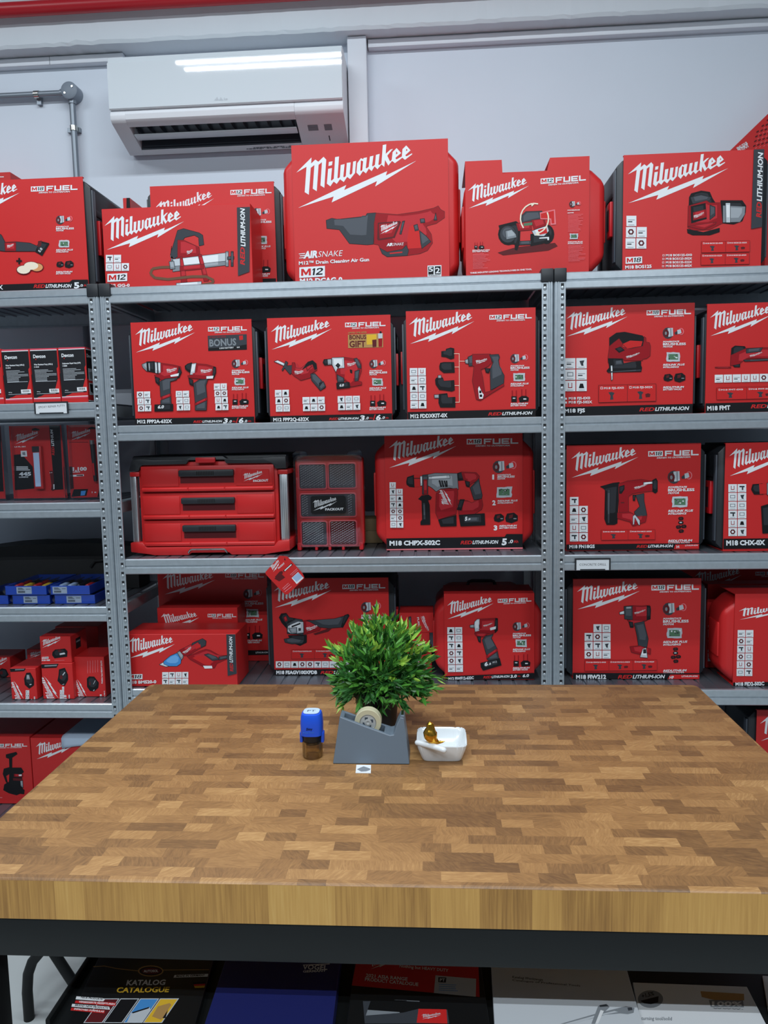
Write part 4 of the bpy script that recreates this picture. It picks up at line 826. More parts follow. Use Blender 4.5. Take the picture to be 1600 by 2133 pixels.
def d_chx(p):
    p.logo((1325, 205), (1760, 190), (1328, 345)); p.fuel(1900, 195, 2250, 185, 38, '18'); p.icons(1318, 404, 66, 62, ['11', '11', '11', '11', '11', '11'], -.01)
    p.S('K:1480,440 1490,405 1560,400 1565,475 1500,475;r:1535,402 1590,400 1592,470 1540,474;G:1590,395 1800,390 1800,520 1640,530 1590,475;K:1550,560 1600,545 1620,600 1610,750 1560,752;R:1650,520 1800,510 1790,700 1660,720')
    p.poly('K', pp('1275,790 2230,780 2230,850 1272,862')); p.text('M18 CHX-0X', 1302, 836, 1578, 832, 32, 'W', .05); p.rli(1800, 830, 2100, 826, 24)
kit('power_tool_kit', 'R', '1302,112 2230,95 2215,850 1278,860', .05, ds[2], .31, 'red boxed kit cut by the photo edge, right of the nail gun kit', 'black', .02, .02, d_chx)
for i, (k_, lab) in enumerate((('762,1064 800,1064 800,1096 762,1096', 'upper'), ('762,1097 800,1097 800,1128 762,1128', 'lower'))):
    x0, x1, z0, z1 = face('Z', k_, .34)
    b = MB(); b.bbox(x0-.06, x1-.006, .34, .46, ds[2]+.0485*(1-i), ds[2]+.0485*(1-i)+.048, 'kraft', .001)
    tag(b.build('kraft_carton'), '%s of two flat kraft cartons at the back, right of the clear-lidded organiser' % lab, 'box', 'kraft cartons behind the organiser')
# ---- fourth shelf, middle bay
def d_bms(p):
    p.logo((160, 775), (580, 785), (172, 912)); 
    p.S('L:440,970 490,940 530,985 500,990;B:480,940 540,890 600,865 640,900 635,960 600,985 530,985 480,965;G:600,860 625,845 660,880 655,910 640,930;R:620,840 740,780 830,735 865,760 860,800 800,830 700,890 660,890;D:740,775 830,735 862,755 860,795 820,815 790,765 730,800;r:765,800 810,785 815,810 770,830;R:690,895 760,870 800,850 860,830 900,840 990,890 1060,885 1060,915 960,960 940,1000 900,1005 840,990 720,925;r:740,910 790,885 830,890 920,940 900,975 850,970;D:845,880 880,870 960,900 980,925 920,935;D:975,900 1055,888 1060,912 980,930;W:835,980 915,980 920,1003 850,1005')
    p.logo((650, 865), (735, 810), (670, 875), 'product_picture', 'W', 'R'); p.badge(150, 1103, 290, 1100, 46, '18'); p.text('M18 BMS20-0', 160, 1142, 415, 1136, 26, 'W', .04); p.icons(468, 1037, 60, 59, ['1111', '1111'], -.01)
    p.poly('D', pp('1045,696 1138,692 1140,1050 1058,1070')); p.text('RED', 1108, 1030, 1104, 955, 28, 'r', .03, .2); p.text('LITHIUM-ION', 1104, 950, 1098, 715, 28, 'W', .03, .2)
carton('tool_carton', 'S', '140,702 1128,690 1146,1165 150,1172', .03, ds[3], .17, 'red carton with blue-nosed metal shears pictured, at left behind the workbench edge', d_bms, group='plain red cartons')
def d_m12f(p):
    p.logo((455, 545), (800, 545), (495, 638)); p.fuel(877, 543, 1135, 542, 30, '12'); p.lines(600, 634, 180, 1, 10, 0, 4, 'P')
carton('tool_carton', 'S', '425,462 1148,455 1150,800 430,800', .215, ds[3], .12, 'taller red carton right behind the metal shears carton, only its top in view', d_m12f, group='plain red cartons')
def d_big(p):
    p.logo((470, 200), (945, 205), (490, 338)); p.fuel(1035, 185, 1385, 185, 38, '18'); p.col(1200, 330, 505, 680, 180, 12); p.poly('K', pp('440,850 1425,838 1425,880 440,900')); p.text('LITHIUM-ION', 1310, 868, 1420, 866, 14)
kit('power_tool_kit', 'S', '440,120 1420,100 1422,905 445,930', .345, ds[3], .145, 'tall red boxed kit in shadow at the back, behind the shears carton', None, 0, 0, d_big)
def d_fsa(p):
    p.logo((135, 318), (670, 305), (145, 470)); p.fuel(770, 298, 1168, 290, 42, '18'); p.col(945, 462, 655, 840, 200, 18)
    p.S('K:185,560 205,525 250,520 280,560 340,570 345,600 270,620 255,660 210,610;R:225,560 250,545 265,590 240,600;D:255,620 340,570 400,580 415,640 410,720 260,710;L:265,640 300,620 360,595 410,600 412,700 300,715 262,690;G:270,660 350,650 350,705 300,712;K:300,640 380,610 382,620 305,650;D:365,660 385,658 385,680 367,682;R:410,590 470,580 580,640 560,680 420,718;D:440,590 700,570 790,545 820,560 770,650 640,660 560,650 470,600;M:500,710 560,690 640,660 680,655 640,690 520,722;r:830,540 885,580 815,690 770,660;K:790,540 825,528 835,545 775,655 760,645;K:270,725 440,722 440,790 380,820 300,790;D:230,760 300,745 420,770 400,800 300,805 240,790')
    p.logo((430, 662), (545, 640), (438, 688), 'product_picture', 'W', 'R')
    p.variant(298, 858, 940, 945, ['M18 FSAGV100XPDB-0X0', 'M18 FSAGV100XPDB-502X', 'M18 FSAGV100XPDB-802X'], -.01); p.icons(155, 964, 71, 66, ['1111111111111'], -.003)
    p.poly('K', pp('138,1040 1205,1032 1205,1096 142,1100')); p.text('M18 FSAGV100XPDB', 160, 1082, 538, 1080, 30, 'W', .05); p.rli(568, 1080, 960, 1076, 26)
kit('power_tool_kit', 'T', '112,205 1203,188 1205,1096 142,1100', .165, ds[3], .31, 'red boxed kit with an angle grinder pictured, behind the green plant', 'black', .02, .02, d_fsa)
def d_small(n):
    def d(p):
        if n == 0:
            p.logo((1590, 520+25), (1565, 690), (1490, 545)); p.S('D:1385,555 1405,552 1410,655 1385,655;R:1388,600 1402,600 1402,640 1388,640'); p.text('FUEL', 1460, 555, 1470, 645, 16, 'W', .02)
            p.lines(1312, 540, 12, 9, 10, 0, 5)
    return d
q = face('T', '1292,520 1580,515 1590,705 1300,705', .19)
h_ = (q[3]-ds[3])/3
for i in range(3):
    b = MB(); x0, x1 = q[0]+(.0, .004, -.003)[2-i], q[1]+(.012, -.004, .003)[2-i]; z0 = ds[3]+h_*i+(.0006 if i else 0)
    t = thing('spare_part_carton', ((x0+x1)/2, .25, z0), ('bottom', 'middle', 'topmost')[i]+' of three small red cartons stacked between the angle grinder and impact wrench kits', 'box', 'small red cartons in a stack')
    b.bbox(x0, x1, .19+(2-i)*.002, .31, z0, ds[3]+h_*(i+1), 'red_card', .001, 1)
    pr = Pr(CR['T'], .19+(2-i)*.002)
    if i == 2:
        pr.logo((1515, 540), (1565, 690), (1490, 545), bg='r'); pr.S('D:1385,555 1405,552 1410,655 1385,655;M:1388,600 1402,600 1402,640 1388,640'); pr.text('FUEL', 1462, 560, 1472, 645, 16, 'W', .02); pr.lines(1312, 545, 12, 9, 11, 0, 5)
    elif i == 1: pr.logo((1450, 770), (1560, 850), (1440, 800)); 
    else: pr.logo((1450, 960), (1560, 1040), (1440, 990))
    parts(pr, b, 'carton', t)
def d_fiw(p):
    p.logo((337, 385), (792, 360), (340, 515)); p.fuel(833, 356, 1163, 342, 38, '12'); p.col(980, 585, 750, 920, 180, 12)
    p.S('G:558,575 600,568 602,600 562,600;L:600,580 605,540 630,515 655,512 655,560 650,580 655,630 610,640 605,605;R:655,515 740,510 820,505 832,540 830,620 800,650 740,660 690,655 605,660 612,640 655,630;K:810,505 832,508 832,625 808,650 800,620;R:605,655 690,650 740,655 700,690 660,690 620,680;D:680,720 710,680 790,660 770,700 830,810 740,870 720,860;K:630,685 665,685 665,745 645,735;R:722,870 825,800 830,830 725,905;D:725,905 830,830 845,900 745,920;K:665,945 850,898 868,965 690,1018 668,985;W:755,600 815,585 812,612 760,625')
    p.text('6', 705, 975, 738, 968, 34, 'W', .04, .15, 'product_picture'); p.text('.0', 742, 965, 768, 960, 18, 'W', .03, .15, 'product_picture'); p.text('M12', 784, 948, 825, 938, 16, 'W', .0, .1, 'product_picture'); p.logo((685, 580), (785, 555), (690, 592), 'product_picture', 'W', 'R')
    p.icons(338, 594, 76, 74, ['11', '11', '11', '11', '11', '11'], -.01, .02)
    p.poly('K', pp('318,1072 1195,1040 1195,1100 320,1132')); p.text('M12 FIWF12-632C', 348, 1112, 598, 1100, 26, 'W', .04); p.rli(690, 1094, 950, 1084, 22); p.text('3.0', 955, 1088, 1020, 1084, 26, 'W', .04, .15); p.text('Ah', 1025, 1080, 1055, 1078, 14, 'r'); p.text('6.0', 1076, 1082, 1140, 1078, 26, 'W', .04, .15)
kit('power_tool_kit', 'U', '300,278 1188,252 1194,1100 320,1132', .11, ds[3], .16, 'red case with an impact wrench pictured, right of the stacked small cartons', 'red', .036, .030, d_fiw, top=.016)
x0, x1, z0, z1 = face('U', '300,165 1175,160 1180,1100 310,1100', .30, ds[3])
t = thing('tool_case', ((x0+x1)/2, .38, z0), 'red plastic tool case with dark handle in the shadow behind the impact wrench case', 'tool case')
red_case(t, x0-.03, min(x1+.03, 1.51), .30, .46, z0+.0002, z1-.022)
# ---- fourth shelf, right bay
def d_fi2(p):
    p.logo((245, 248), (692, 240), (248, 372)); p.fuel(773, 238, 1110, 232, 38, '18'); p.col(855, 365, 540, 695, 182, 99)
    p.S('L:545,392 580,380 582,405 548,408;D:578,350 640,345 640,445 582,440;G:590,352 632,350 632,368 590,370;R:638,345 700,348 760,342 768,370 765,430 740,450 640,452;K:740,345 765,350 765,440 740,448;R:600,445 740,450 700,470 650,490 620,470;D:650,470 720,455 725,480 750,580 740,640 680,630 670,560;K:612,460 640,462 645,500 622,500;R:620,635 690,628 740,645 768,650 765,690 740,680 690,690 630,675;L:690,710 710,650 735,642 745,715;K:715,655 732,655 735,680 715,682')
    p.logo((645, 398), (735, 375), (650, 408), 'product_picture', 'W', 'R')
    p.icons(298, 476, 63, 62, ['.11', '111', '111', '111'], 0); p.variant(298, 733, 812, 808, ['M18 FIW212-0X0', 'M18 FIW212-502X', 'M18 FIW212-902X'], -.01)
    p.poly('K', pp('214,820 1114,822 1114,872 214,886')); p.poly('r', pp('905,832 1112,832 1112,870 885,872')); p.text('HP', 900, 862, 930, 862, 20); p.text('LITHIUM-ION', 985, 850, 1098, 849, 11); p.text('M18 FIW212', 237, 864, 450, 862, 28, 'W', .05); p.rli(532, 860, 868, 858, 24)
kit('power_tool_kit', 'V', '218,160 1124,150 1114,872 214,886', .12, ds[3], .3, 'red boxed kit with a compact impact wrench pictured, below the concrete drill tag', 'black', .02, .02, d_fi2)
def d_fid(p):
    p.logo((1393, 385), (1800, 360), (1398, 445)); p.fuel(1980, 330, 2200, 325, 32, '18'); p.icons(1384, 518, 58, 55, ['11', '11', '11', '11', '11', '11'], 0, -.03)
    p.S('R:1700,400 1900,400 1900,500 1780,510 1790,680 1720,680'); p.poly('K', pp('1345,890 2250,875 2250,920 1345,932')); p.text('M18 FID2-502C', 1368, 914, 1572, 908, 24, 'W', .05)
kit('power_tool_kit', 'V', '1368,275 2150,245 2140,905 1348,930', .045, ds[3], .15, 'red case with a card sleeve, right of the compact impact wrench kit', 'red', .040, .05, d_fid, top=.016)
x0, x1, z0, z1 = face('V', '1160,195 2300,180 2300,850 1160,850', .33, ds[3])
def d_b2(p): p.text('FUEL', 1195, 740, 1198, 500, 20); p.text('M18', 1172, 806, 1208, 805, 16); p.logo((1010, 130), (1410, 110), (1020, 230))
carton('tool_carton', 'V', '1165,200 2200,180 2200,830 1165,830', .25, ds[3], .07, 'red carton standing behind between the two impact tool kits in the right bay', lambda p: (p.text('FUEL', 1195, 740, 1198, 440, 22), p.text('M18', 1172, 808, 1210, 806, 18)), group='plain red cartons')
carton('tool_carton', 'V', '900,80 2000,70 2000,830 900,830', .43, ds[3], .06, 'dark red carton at the very back of the shelf below the concrete drill tag', lambda p: (p.logo((1080, 140), (1412, 128), (1090, 235)), p.fuel(1510, 132, 1750, 128, 26, '18')), group='plain red cartons')
# ---- bottom shelf, right bay
kit('power_tool_kit', 'Y', '1305,790 3800,750 3800,2200 1305,2250', .10, ds[4], .3, 'red boxed kit low at the right edge beside the workbench corner', 'black', .025, .02, lambda p: p.logo((1390, 1040), (2700, 900), (1400, 1390)))
# ================================================================ left bay
ED = {'K': ['-340,735 -10,722 65,1315 -285,1345', '0,735 333,722 400,1325 72,1345', '340,722 672,712 735,1312 408,1335', '680,712 1005,698 1060,1298 742,1318']}
LB = ['far left epoxy putty box cut off by the left edge of the photo', 'black and red epoxy putty box, left of the three seen whole', 'black and red epoxy putty box, in the middle behind the handwritten putty tag', 'black and red epoxy putty box beside the shelf post, its right side in view']
for i, c in enumerate(ED['K']):
    def d_dev(p, i=i, c=c):
        q = pp(c); tl, tr, br, bl = q; ex = Vector((tr[0]-tl[0], tr[1]-tl[1])); ey = Vector((bl[0]-tl[0], bl[1]-tl[1]))
        P_ = lambda u, v: (tl[0]+ex.x*u+ey.x*v, tl[1]+ex.y*u+ey.y*v)
        p.poly('devcon_black', [P_(0, .0), P_(1, .0), P_(1, 1), P_(0, 1)], 'print')
        p.poly('devcon_pink', [P_(0, -.03), P_(1, -.03), P_(1, .03), P_(0, .03)], 'print'); p.poly('W', [P_(0, .03), P_(1, .03), P_(1, .045), P_(0, .045)])
        p.poly('red_card', [P_(.02, .985), P_(.3, .9), P_(.75, .865), P_(.93, .6), P_(.93, .4), P_(1, .35), P_(1, .985)], 'print')
        p.poly('devcon_black', [P_(.1, .8), P_(.9, .8), P_(.915, .89), P_(.1, .9)], 'print'); p.poly('devcon_black', [P_(0, .5), P_(.5, .5), P_(.45, .88), P_(.25, .93), P_(0, .95)], 'print')
        p.poly('W', [P_(0, .958), P_(1, .958), P_(1, .972), P_(0, .972)]); p.poly('devcon_pink', [P_(0, .972), P_(1, .972), P_(1, 1), P_(0, 1)], 'print')
        t_ = lambda s_, u0, u1, v, h, b=.02: p.text(s_, *P_(u0, v), *P_(u1, v), h, 'W', b)
        t_('Devcon', .13, .57, .185, 40, .03); p.poly('r', [P_(.2, .2), P_(.24, .2), P_(.22, .23)])
        nm = 'Underwater Repair Putty (UW)' if i == 3 else 'Wear Resistant Putty (WR-2)'
        t_(nm, .13, .8, .325, 17, .03); t_('11800' if i == 3 else '11410', .13, .3, .372, 16, .03)
        R = random.Random(4)
        for k in range(9): v = .415+k*.026; u1 = R.choice((.55, .62, .78, .9)); p.poly('L', [P_(.13, v), P_(u1, v), P_(u1, v+.008), P_(.13, v+.008)])
        p.poly('L', [P_(.13, .635), P_(.86, .635), P_(.86, .643), P_(.13, .643)])
        p.poly('W', [P_(.58, .79), P_(.93, .79), P_(.93, .865), P_(.58, .865)])
        for k in range(7): u = .64+k*.035; p.poly('K', [P_(u, .802), P_(u+.018, .802), P_(u+.018, .845), P_(u, .845)])
        t_('454 g', .13, .25, .845, 9); p.poly('L', [P_(.12, .875), P_(.8, .875), P_(.8, .882), P_(.12, .882)])
    def d_side(p):
        p.poly('devcon_black', [(0, 0), (1, 0), (1, 1), (0, 1)], 'print'); p.poly('devcon_pink', [(0, 0), (1, 0), (1, .03), (0, .03)], 'print'); p.poly('W', [(0, .03), (1, .03), (1, .045), (0, .045)])
        p.poly('red_card', [(.0, .58), (1, .5), (1, .97), (0, .97)], 'print'); p.text('Devcon', .06, .18, .5, .18, .06)
        p.poly('L', [(.1, .38), (.5, .38), (.5, .6), (.1, .6)]); p.poly('G', [(.15, .45), (.45, .42), (.4, .58), (.2, .56)]); p.poly('L', [(.1, .64), (.5, .64), (.5, .86), (.1, .86)]); p.poly('K', [(.15, .66), (.4, .66), (.45, .84), (.2, .8)]); p.poly('W', [(0, .958), (1, .958), (1, .972), (0, .972)])
    carton('putty_carton', 'K', c, .02+.002*i, dl[1], .11, LB[i], d_dev, group='epoxy putty boxes', side=d_side if i == 3 else None)
def tag_holder(key, c, txt, label, yy, tx):
    x0, x1, z0, z1 = face(key, c, yy); t = thing('shelf_tag', ((x0+x1)/2, yy, z0), label, 'shelf label')
    mb = MB(); o = octo(x0, x1, z0, z1, .002); e = .005
    mb.box(x0, x1, yy, yy+.0015, z0, z1, 'black_plastic'); mb.box(x0, x0+e, yy-.002, yy, z0, z1, 'black_plastic'); mb.box(x1-e, x1, yy-.002, yy, z0, z1, 'black_plastic'); mb.box(x0+e, x1-e, yy-.002, yy, z1-e, z1, 'black_plastic')
    mb.box(x0+e+.013, x1-e-.013, yy-.002, yy, z0, z0+e*.8, 'black_plastic'); mb.build('holder', t)
    mb = MB(); mb.box(x0+e, x1-e, yy-.001, yy-.0002, z0+.0005, z1-e, 'paper_white'); pr = Pr(CR[key], yy-.001); pr.lay = .0001; pr.text(txt, *tx, 'K', -.005, .1); pr.finish(mb); mb.build('label_card', t)
tag_holder('K', '402,1355 808,1350 818,1490 418,1500', 'EPOXY REPAIR PUTTY', 'handwritten epoxy repair putty tag in a black holder on the left bay beam', -.007, (460, 1432, 775, 1412, 26))
tag_holder('R', '228,930 482,926 484,1012 232,1014', 'CONCRETE DRILL', 'handwritten concrete drill tag in a black holder on the right bay beam', -.007, (263, 982, 452, 980, 16))
# clamshell packs
def clam(key, c, yf, zb, label, draw, prod):
    x0, x1, z0, z1 = face(key, c, yf, zb); D = .055
    t = thing('clamshell_pack', ((x0+x1)/2, yf, zb), label, 'packaged torch', 'clear clamshell packs')
    b = MB(); xa, xb, _, zt = face(key, c, yf+.028, zb); zt = min(zt, z1-.002); xa += .001; xb -= .001; b.box(xa, xb, yf+.028, yf+.0295, zb+.006, zt, 'red_card')
    pr = Pr(CR[key], yf+.028, (xa+.0005, xb-.0005, zb+.0065, zt-.0005)); draw(pr); parts(pr, b, 'backing_card', t); prod(t)
    mb = MB(); o = [(x0, zb), (x1, zb), (x1-.004, z1), (x0+.004, z1)]; ins = [(x0+.010, zb+.014), (x1-.010, zb+.014), (x1-.012, z1-.01), (x0+.012, z1-.01)]
    vs = [(a, yf+.002, b_) for a, b_ in o]+[(a, yf+.03, b_) for a, b_ in o]; mb.add([(a, yf+.004, b_) for a, b_ in ins], [(0, 1, 2, 3)], 'clear_plastic')
    mb.add(vs, [(0, 1, 5, 4), (1, 2, 6, 5), (2, 3, 7, 6), (3, 0, 4, 7)], 'clear_plastic')
    mb.add([(a, yf+.002, b_) for a, b_ in o]+[(a, yf+.004, b_) for a, b_ in ins], [(i, (i+1) % 4, 4+(i+1) % 4, 4+i) for i in range(4)], 'clear_film')
    mb.build('clear_shell', t)
def c1(p):
    p.logo((180, 285), (465, 255), (185, 372)); p.text('L4 FL-201', 175, 412, 305, 408, 14, 'W', .03); p.S('K:585,150 715,150 755,910 610,920 630,700;K:165,500 260,490 390,640 410,900 180,920;W:247,452 318,450 325,520 252,522;G:265,470 300,465 305,505 270,500;K:380,190 420,178 470,195 470,210 380,212', 'print')
    p.text('445', 228, 748, 372, 745, 40, 'W', .05); p.text('LUMENS', 228, 772, 338, 770, 14, 'W', .04); p.lines(195, 638, 190, 3, 18, 0, 10, 'W'); p.S('W:325,1032 580,1022 580,1028 325,1038', 'print'); p.text('RED', 650, 505, 645, 400, 28, 'r', .03, .2); p.text('LITHIUM', 645, 395, 628, 195, 28, 'W', .03, .2)
    p.S('M:590,690 635,690 650,920 625,930;W:635,850 650,850 650,905 638,910;W:592,708 602,708 602,718 592,718;W:612,706 622,706 622,716 612,716', 'print')
def w1(t):
    q = [hY(x/5.714, 860+y/5.714, .135) for x, y in ((375, 395), (490, 395), (525, 905), (425, 905))]; mb = MB()
    sh = (q[3].x-q[0].x); 
    o = [(q[3].x, q[3].z), (q[2].x, q[2].z), (q[1].x, q[1].z), (q[0].x, q[0].z)]
    mb.prism(o, .13, .146, 'red_plastic', 'Y', .003); k = [hY(x/5.714, 860+y/5.714, .13) for x, y in ((395, 475), (465, 472), (490, 875), (425, 878))]
    mb.prism([(a.x, a.z) for a in k[::-1]], .1285, .1299, 'stamp_pale', 'Y'); k = [hY(x/5.714, 860+y/5.714, .13) for x, y in ((380, 400), (465, 398), (466, 465), (385, 468))]
    mb.prism([(a.x, a.z) for a in k[::-1]], .1285, .1299, 'black_plastic', 'Y'); mb.build('work_light', t)
clam('L', '118,145 745,140 765,1055 150,1075', .12, dl[2], 'clear pack holding a flat red work light, left of the torch pack', c1, w1)
def c2(p):
    p.logo((845, 248), (1085, 228), (850, 325)); p.S('K:1045,185 1090,165 1140,178 1140,192 1045,195;K:825,640 860,640 880,900 830,910;M:825,345 1050,345 1050,352 825,352;K:880,910 1050,905 1030,985 850,1000;B:965,930 1025,925 1010,980 960,985;K:1180,910 1215,900 1215,1000 1160,1000', 'print'); p.text('1,100', 868, 690, 1035, 685, 40, 'W', .05); p.text('LUMENS', 868, 712, 955, 708, 14, 'W', .03)
    p.S('W:870,738 998,730 1000,752 872,760;M:910,740 990,735 990,750 912,752', 'print'); p.lines(850, 1010, 130, 2, 14, -.03, 7); p.text('1 x', 1095, 955, 1150, 952, 20)
def w2(t):
    a = hY(1095/5.714, 860+330/5.714, .135); b = hY(1140/5.714, 860+815/5.714, .135); mb = MB(); d = b-a
    P = lambda k: a+d*k
    mb.tube([P(0), P(.02), P(.1), P(.12), P(.45), P(.5), P(.95), P(1)], [.0085, .0095, .0095, .0085, .0085, .0075, .0075, .006], 'black_plastic', 16); mb.tube([P(-.01), P(.09)], .0098, 'steel_bright', 16); mb.prism([(P(.55).x-.003, P(.55).z), (P(.55).x+.003, P(.55).z), (P(.85).x+.003, P(.85).z), (P(.85).x-.003, P(.85).z)], .1255, .127, 'red_latch', 'Y')
    mb.build('torch', t)
clam('L', '805,135 1330,130 1340,1030 825,1045', .12, dl[2], 'clear pack holding a long black torch, half behind the left shelf post', c2, w2)
clam('L', '-560,160 30,150 50,1062 -520,1085', .12, dl[2], 'clear pack with black card cut off at the left edge of the photo', lambda p: p.S('K:-600,100 60,100 45,935 -600,960', 'print'), lambda t: None)
# blue trays of screwdrivers
TR = [('140,1082 585,1052 612,1160 152,1180', 0, 'lower left'), ('640,1068 1118,1040 1150,1163 655,1180', 0, 'lower right'), ('65,942 540,905 585,1035 62,1060', 1, 'upper left'), ('600,925 1055,882 1095,1000 605,1050', 1, 'upper right'), ('-330,1085 85,1060 118,1170 -320,1185', 0, 'leftmost, partly cut off,')]
for c, lv, nm in TR:
    x0, x1, z0, z1 = face('M', c, .05); H_ = .0345; z0 = dl[3]+lv*(H_+.0012); D = .24; y0 = .05 if lv == 0 else .045; z1 = z0+H_
    if lv: x0 += .001
    t = thing('screwdriver_set', ((x0+x1)/2, y0, z0), 'film-wrapped blue tray of screwdrivers, %s tray of the left bay pile' % nm, 'tool set', 'film-wrapped blue trays')
    b = MB(); b.box(x0+.002, x1-.002, y0+.002, y0+D, z0+.0006, z0+.003, 'tray_blue')
    for q in ((x0+.002, x1-.002, y0+.002, y0+.005), (x0+.002, x1-.002, y0+D-.003, y0+D), (x0+.002, x0+.005, y0+.005, y0+D-.003), (x1-.005, x1-.002, y0+.005, y0+D-.003)): b.box(*q, z0+.003, z1-.002, 'tray_blue')
    b.box(x0+.005, x1-.005, y0+.02, y0+D-.003, z0+.003, z0+.012, 'cat_black')
    w_ = x1-x0; lx0 = x0+w_*(.3 if lv == 0 else (.28 if nm == 'upper left' else .06)); lw_ = w_*.36
    tr = b.build('tray', t); b = MB(); b.box(lx0, lx0+lw_, y0+.0012, y0+.002, z0+.004, z1-.005, 'paper_grey')
    for k in range(9): b.box(lx0+.006+k*.003, lx0+.0078+k*.003, y0+.0008, y0+.0012, z0+.008, z0+.015, 'print_K')
    for k in range(3): b.box(lx0+.006, lx0+.03-k*.004, y0+.0008, y0+.0012, z0+.019+k*.003, z0+.0205+k*.003, 'print_D')
    b.box(lx0+.036, lx0+lw_-.004, y0+.0008, y0+.0012, z0+.021, z0+.0225, 'print_D'); b.build('label', tr)
    if lv:
        R = random.Random(len(nm)); n = 4
        for k in range(n):
            xx = x0+w_*(.17+.22*k); cl = ['red_plastic', 'print_Y', 'red_plastic', 'print_Y'][k] if nm == 'upper left' else ['foam_blue', 'foam_blue', 'cat_black', 'red_plastic'][k]
            m2 = MB(); zz_ = z0+.0235; m2.tube([(xx, y0+.03, zz_), (xx, y0+.033, zz_), (xx, y0+.075, zz_), (xx, y0+.095, zz_)], [.005, .0085, .009, .005], cl, 10); m2.tube([(xx, y0+.093, zz_), (xx, y0+.098, zz_), (xx, y0+.13, zz_), (xx, y0+.14, zz_)], [.006, .009, .009, .005], 'red_plastic' if k % 2 == 0 and nm == 'upper left' else 'cat_black', 10)
            m2.tube([(xx, y0+.14, zz_), (xx, y0+.22, zz_)], .003, 'steel_bright', 8); m2.build('screwdriver', t)
    m2 = MB(); q = [(x0, y0, z0), (x1, y0, z0), (x1, y0+D+.002, z0), (x0, y0+D+.002, z0), (x0+.001, y0, z1), (x1-.001, y0, z1), (x1, y0+D+.002, z1), (x0, y0+D+.002, z1)]
    m2.add(q, [(0, 1, 5, 4), (1, 2, 6, 5), (3, 0, 4, 7), (2, 3, 7, 6)], 'clear_film')
    nx = 10; vs = [(x0+(x1-x0)*i/nx, y0+(D+.002)*j/nx, z1+(R_ if 0 < i < nx and 0 < j < nx else 0)) for j in range(nx+1) for i in range(nx+1) for R_ in (random.uniform(-.0006, .0006),)]
    m2.add(vs, [(j*(nx+1)+i, j*(nx+1)+i+1, (j+1)*(nx+1)+i+1, (j+1)*(nx+1)+i) for j in range(nx) for i in range(nx)], 'clear_film', True)
    m2.add([(x0, y0-.001, z0+.002), (x0-.006, y0-.004, z0+.016), (x0, y0-.001, z1-.003), (x0+.006, y0-.002, z0+.015)], [(0, 1, 3), (1, 2, 3)], 'clear_film'); m2.build('film_wrap', t)
# black bag behind
mb = MB(); q0, q1 = hY(35, 1180, .32), hY(300, 1180, .32); z0 = dl[3]; zt = hY(60, 1133, .32).z
bm = bmesh.new(); bmesh.ops.create_cube(bm, size=1); bmesh.ops.subdivide_edges(bm, edges=bm.edges[:], cuts=5, use_grid_fill=True); R = random.Random(5)
zt = min(zt, RL[2]-.03)
for v in bm.verts:
    c = v.co.copy(); k = 1-.16*max(0, abs(c.x)*2)**6; sag = .22*max(0, c.z)*(abs(c.x)*2)**2
    v.co = Vector(((q0.x-.16)+(c.x+.5)*(-.05-q0.x+.16), .395+c.y*.14*k, z0+.0005+(c.z+.5)*(zt-z0)*(1-sag)+(R.uniform(-.004, .004) if c.z > -.4 else 0)))
mb.bm(bm, 'bag_black', True); tb = mb.build('bag_body'); 
t = thing('tool_bag', (tb.data.vertices[0].co.x, .4, z0), 'slumped black tool bag in the dark behind the blue screwdriver trays', 'bag'); tb.parent = t; tb.location = -Vector(t.location)
mb = MB(); mb.tube([(-.24, .322, z0+.09), (-.22, .318, z0+.115), (-.17, .316, z0+.12), (-.13, .318, z0+.115), (-.11, .322, z0+.09)], .006, 'bag_black', 8); mb.build('handle', t)
# battery cartons
def bat(kind, A, B, C, extra): 
    def d(p): p.logo(A, B, C); extra(p)
    return d
def x1f(p): p.S('K:520,420 545,395 640,385 665,410 662,462 540,478 518,450;M:570,400 595,390 610,410 580,418;L:585,430 640,420 650,440 590,450', 'product_picture'); p.badge(414, 487, 480, 483, 20, '18'); p.text('M18 HB8', 414, 506, 495, 503, 12, 'W', .04); p.S('P:540,500 638,496 638,500 540,504', 'print')
def x2f(p): p.S('K:98,582 255,574 240,606 105,614;G:150,588 240,584 238,592 150,598', 'print'); p.S('K:240,680 262,625 300,622 335,690 335,745 290,778 248,740;G:262,640 290,640 300,690 260,690;L:290,735 312,728 315,742 292,748', 'product_picture'); p.icons(255, 795, 18, 36, ['11', '11', '11', '11'], 0); p.badge(303, 938, 328, 936, 0.1, '18'); p.text('M18', 322, 935, 320, 880, 18, 'W', .04); p.text('M18 HB5', 352, 938, 348, 855, 12, 'W', .03)
def x3f(p): p.S('K:408,540 580,532 560,572 412,578;G:440,548 565,542 560,556 440,562', 'print'); p.S('K:585,590 640,575 670,640 672,690 640,750 600,735 570,700 580,650;M:590,650 615,645 620,680 592,685;L:615,640 640,610 648,620 622,655;L:612,738 635,728 638,738 615,745', 'product_picture'); p.icons(592, 760, 22, 32, ['.1', '11', '11', '11', '11'], 0); p.text('M18', 665, 920, 655, 840, 22, 'W', .04); p.text('M18 HB8', 695, 918, 690, 838, 12, 'W', .03)
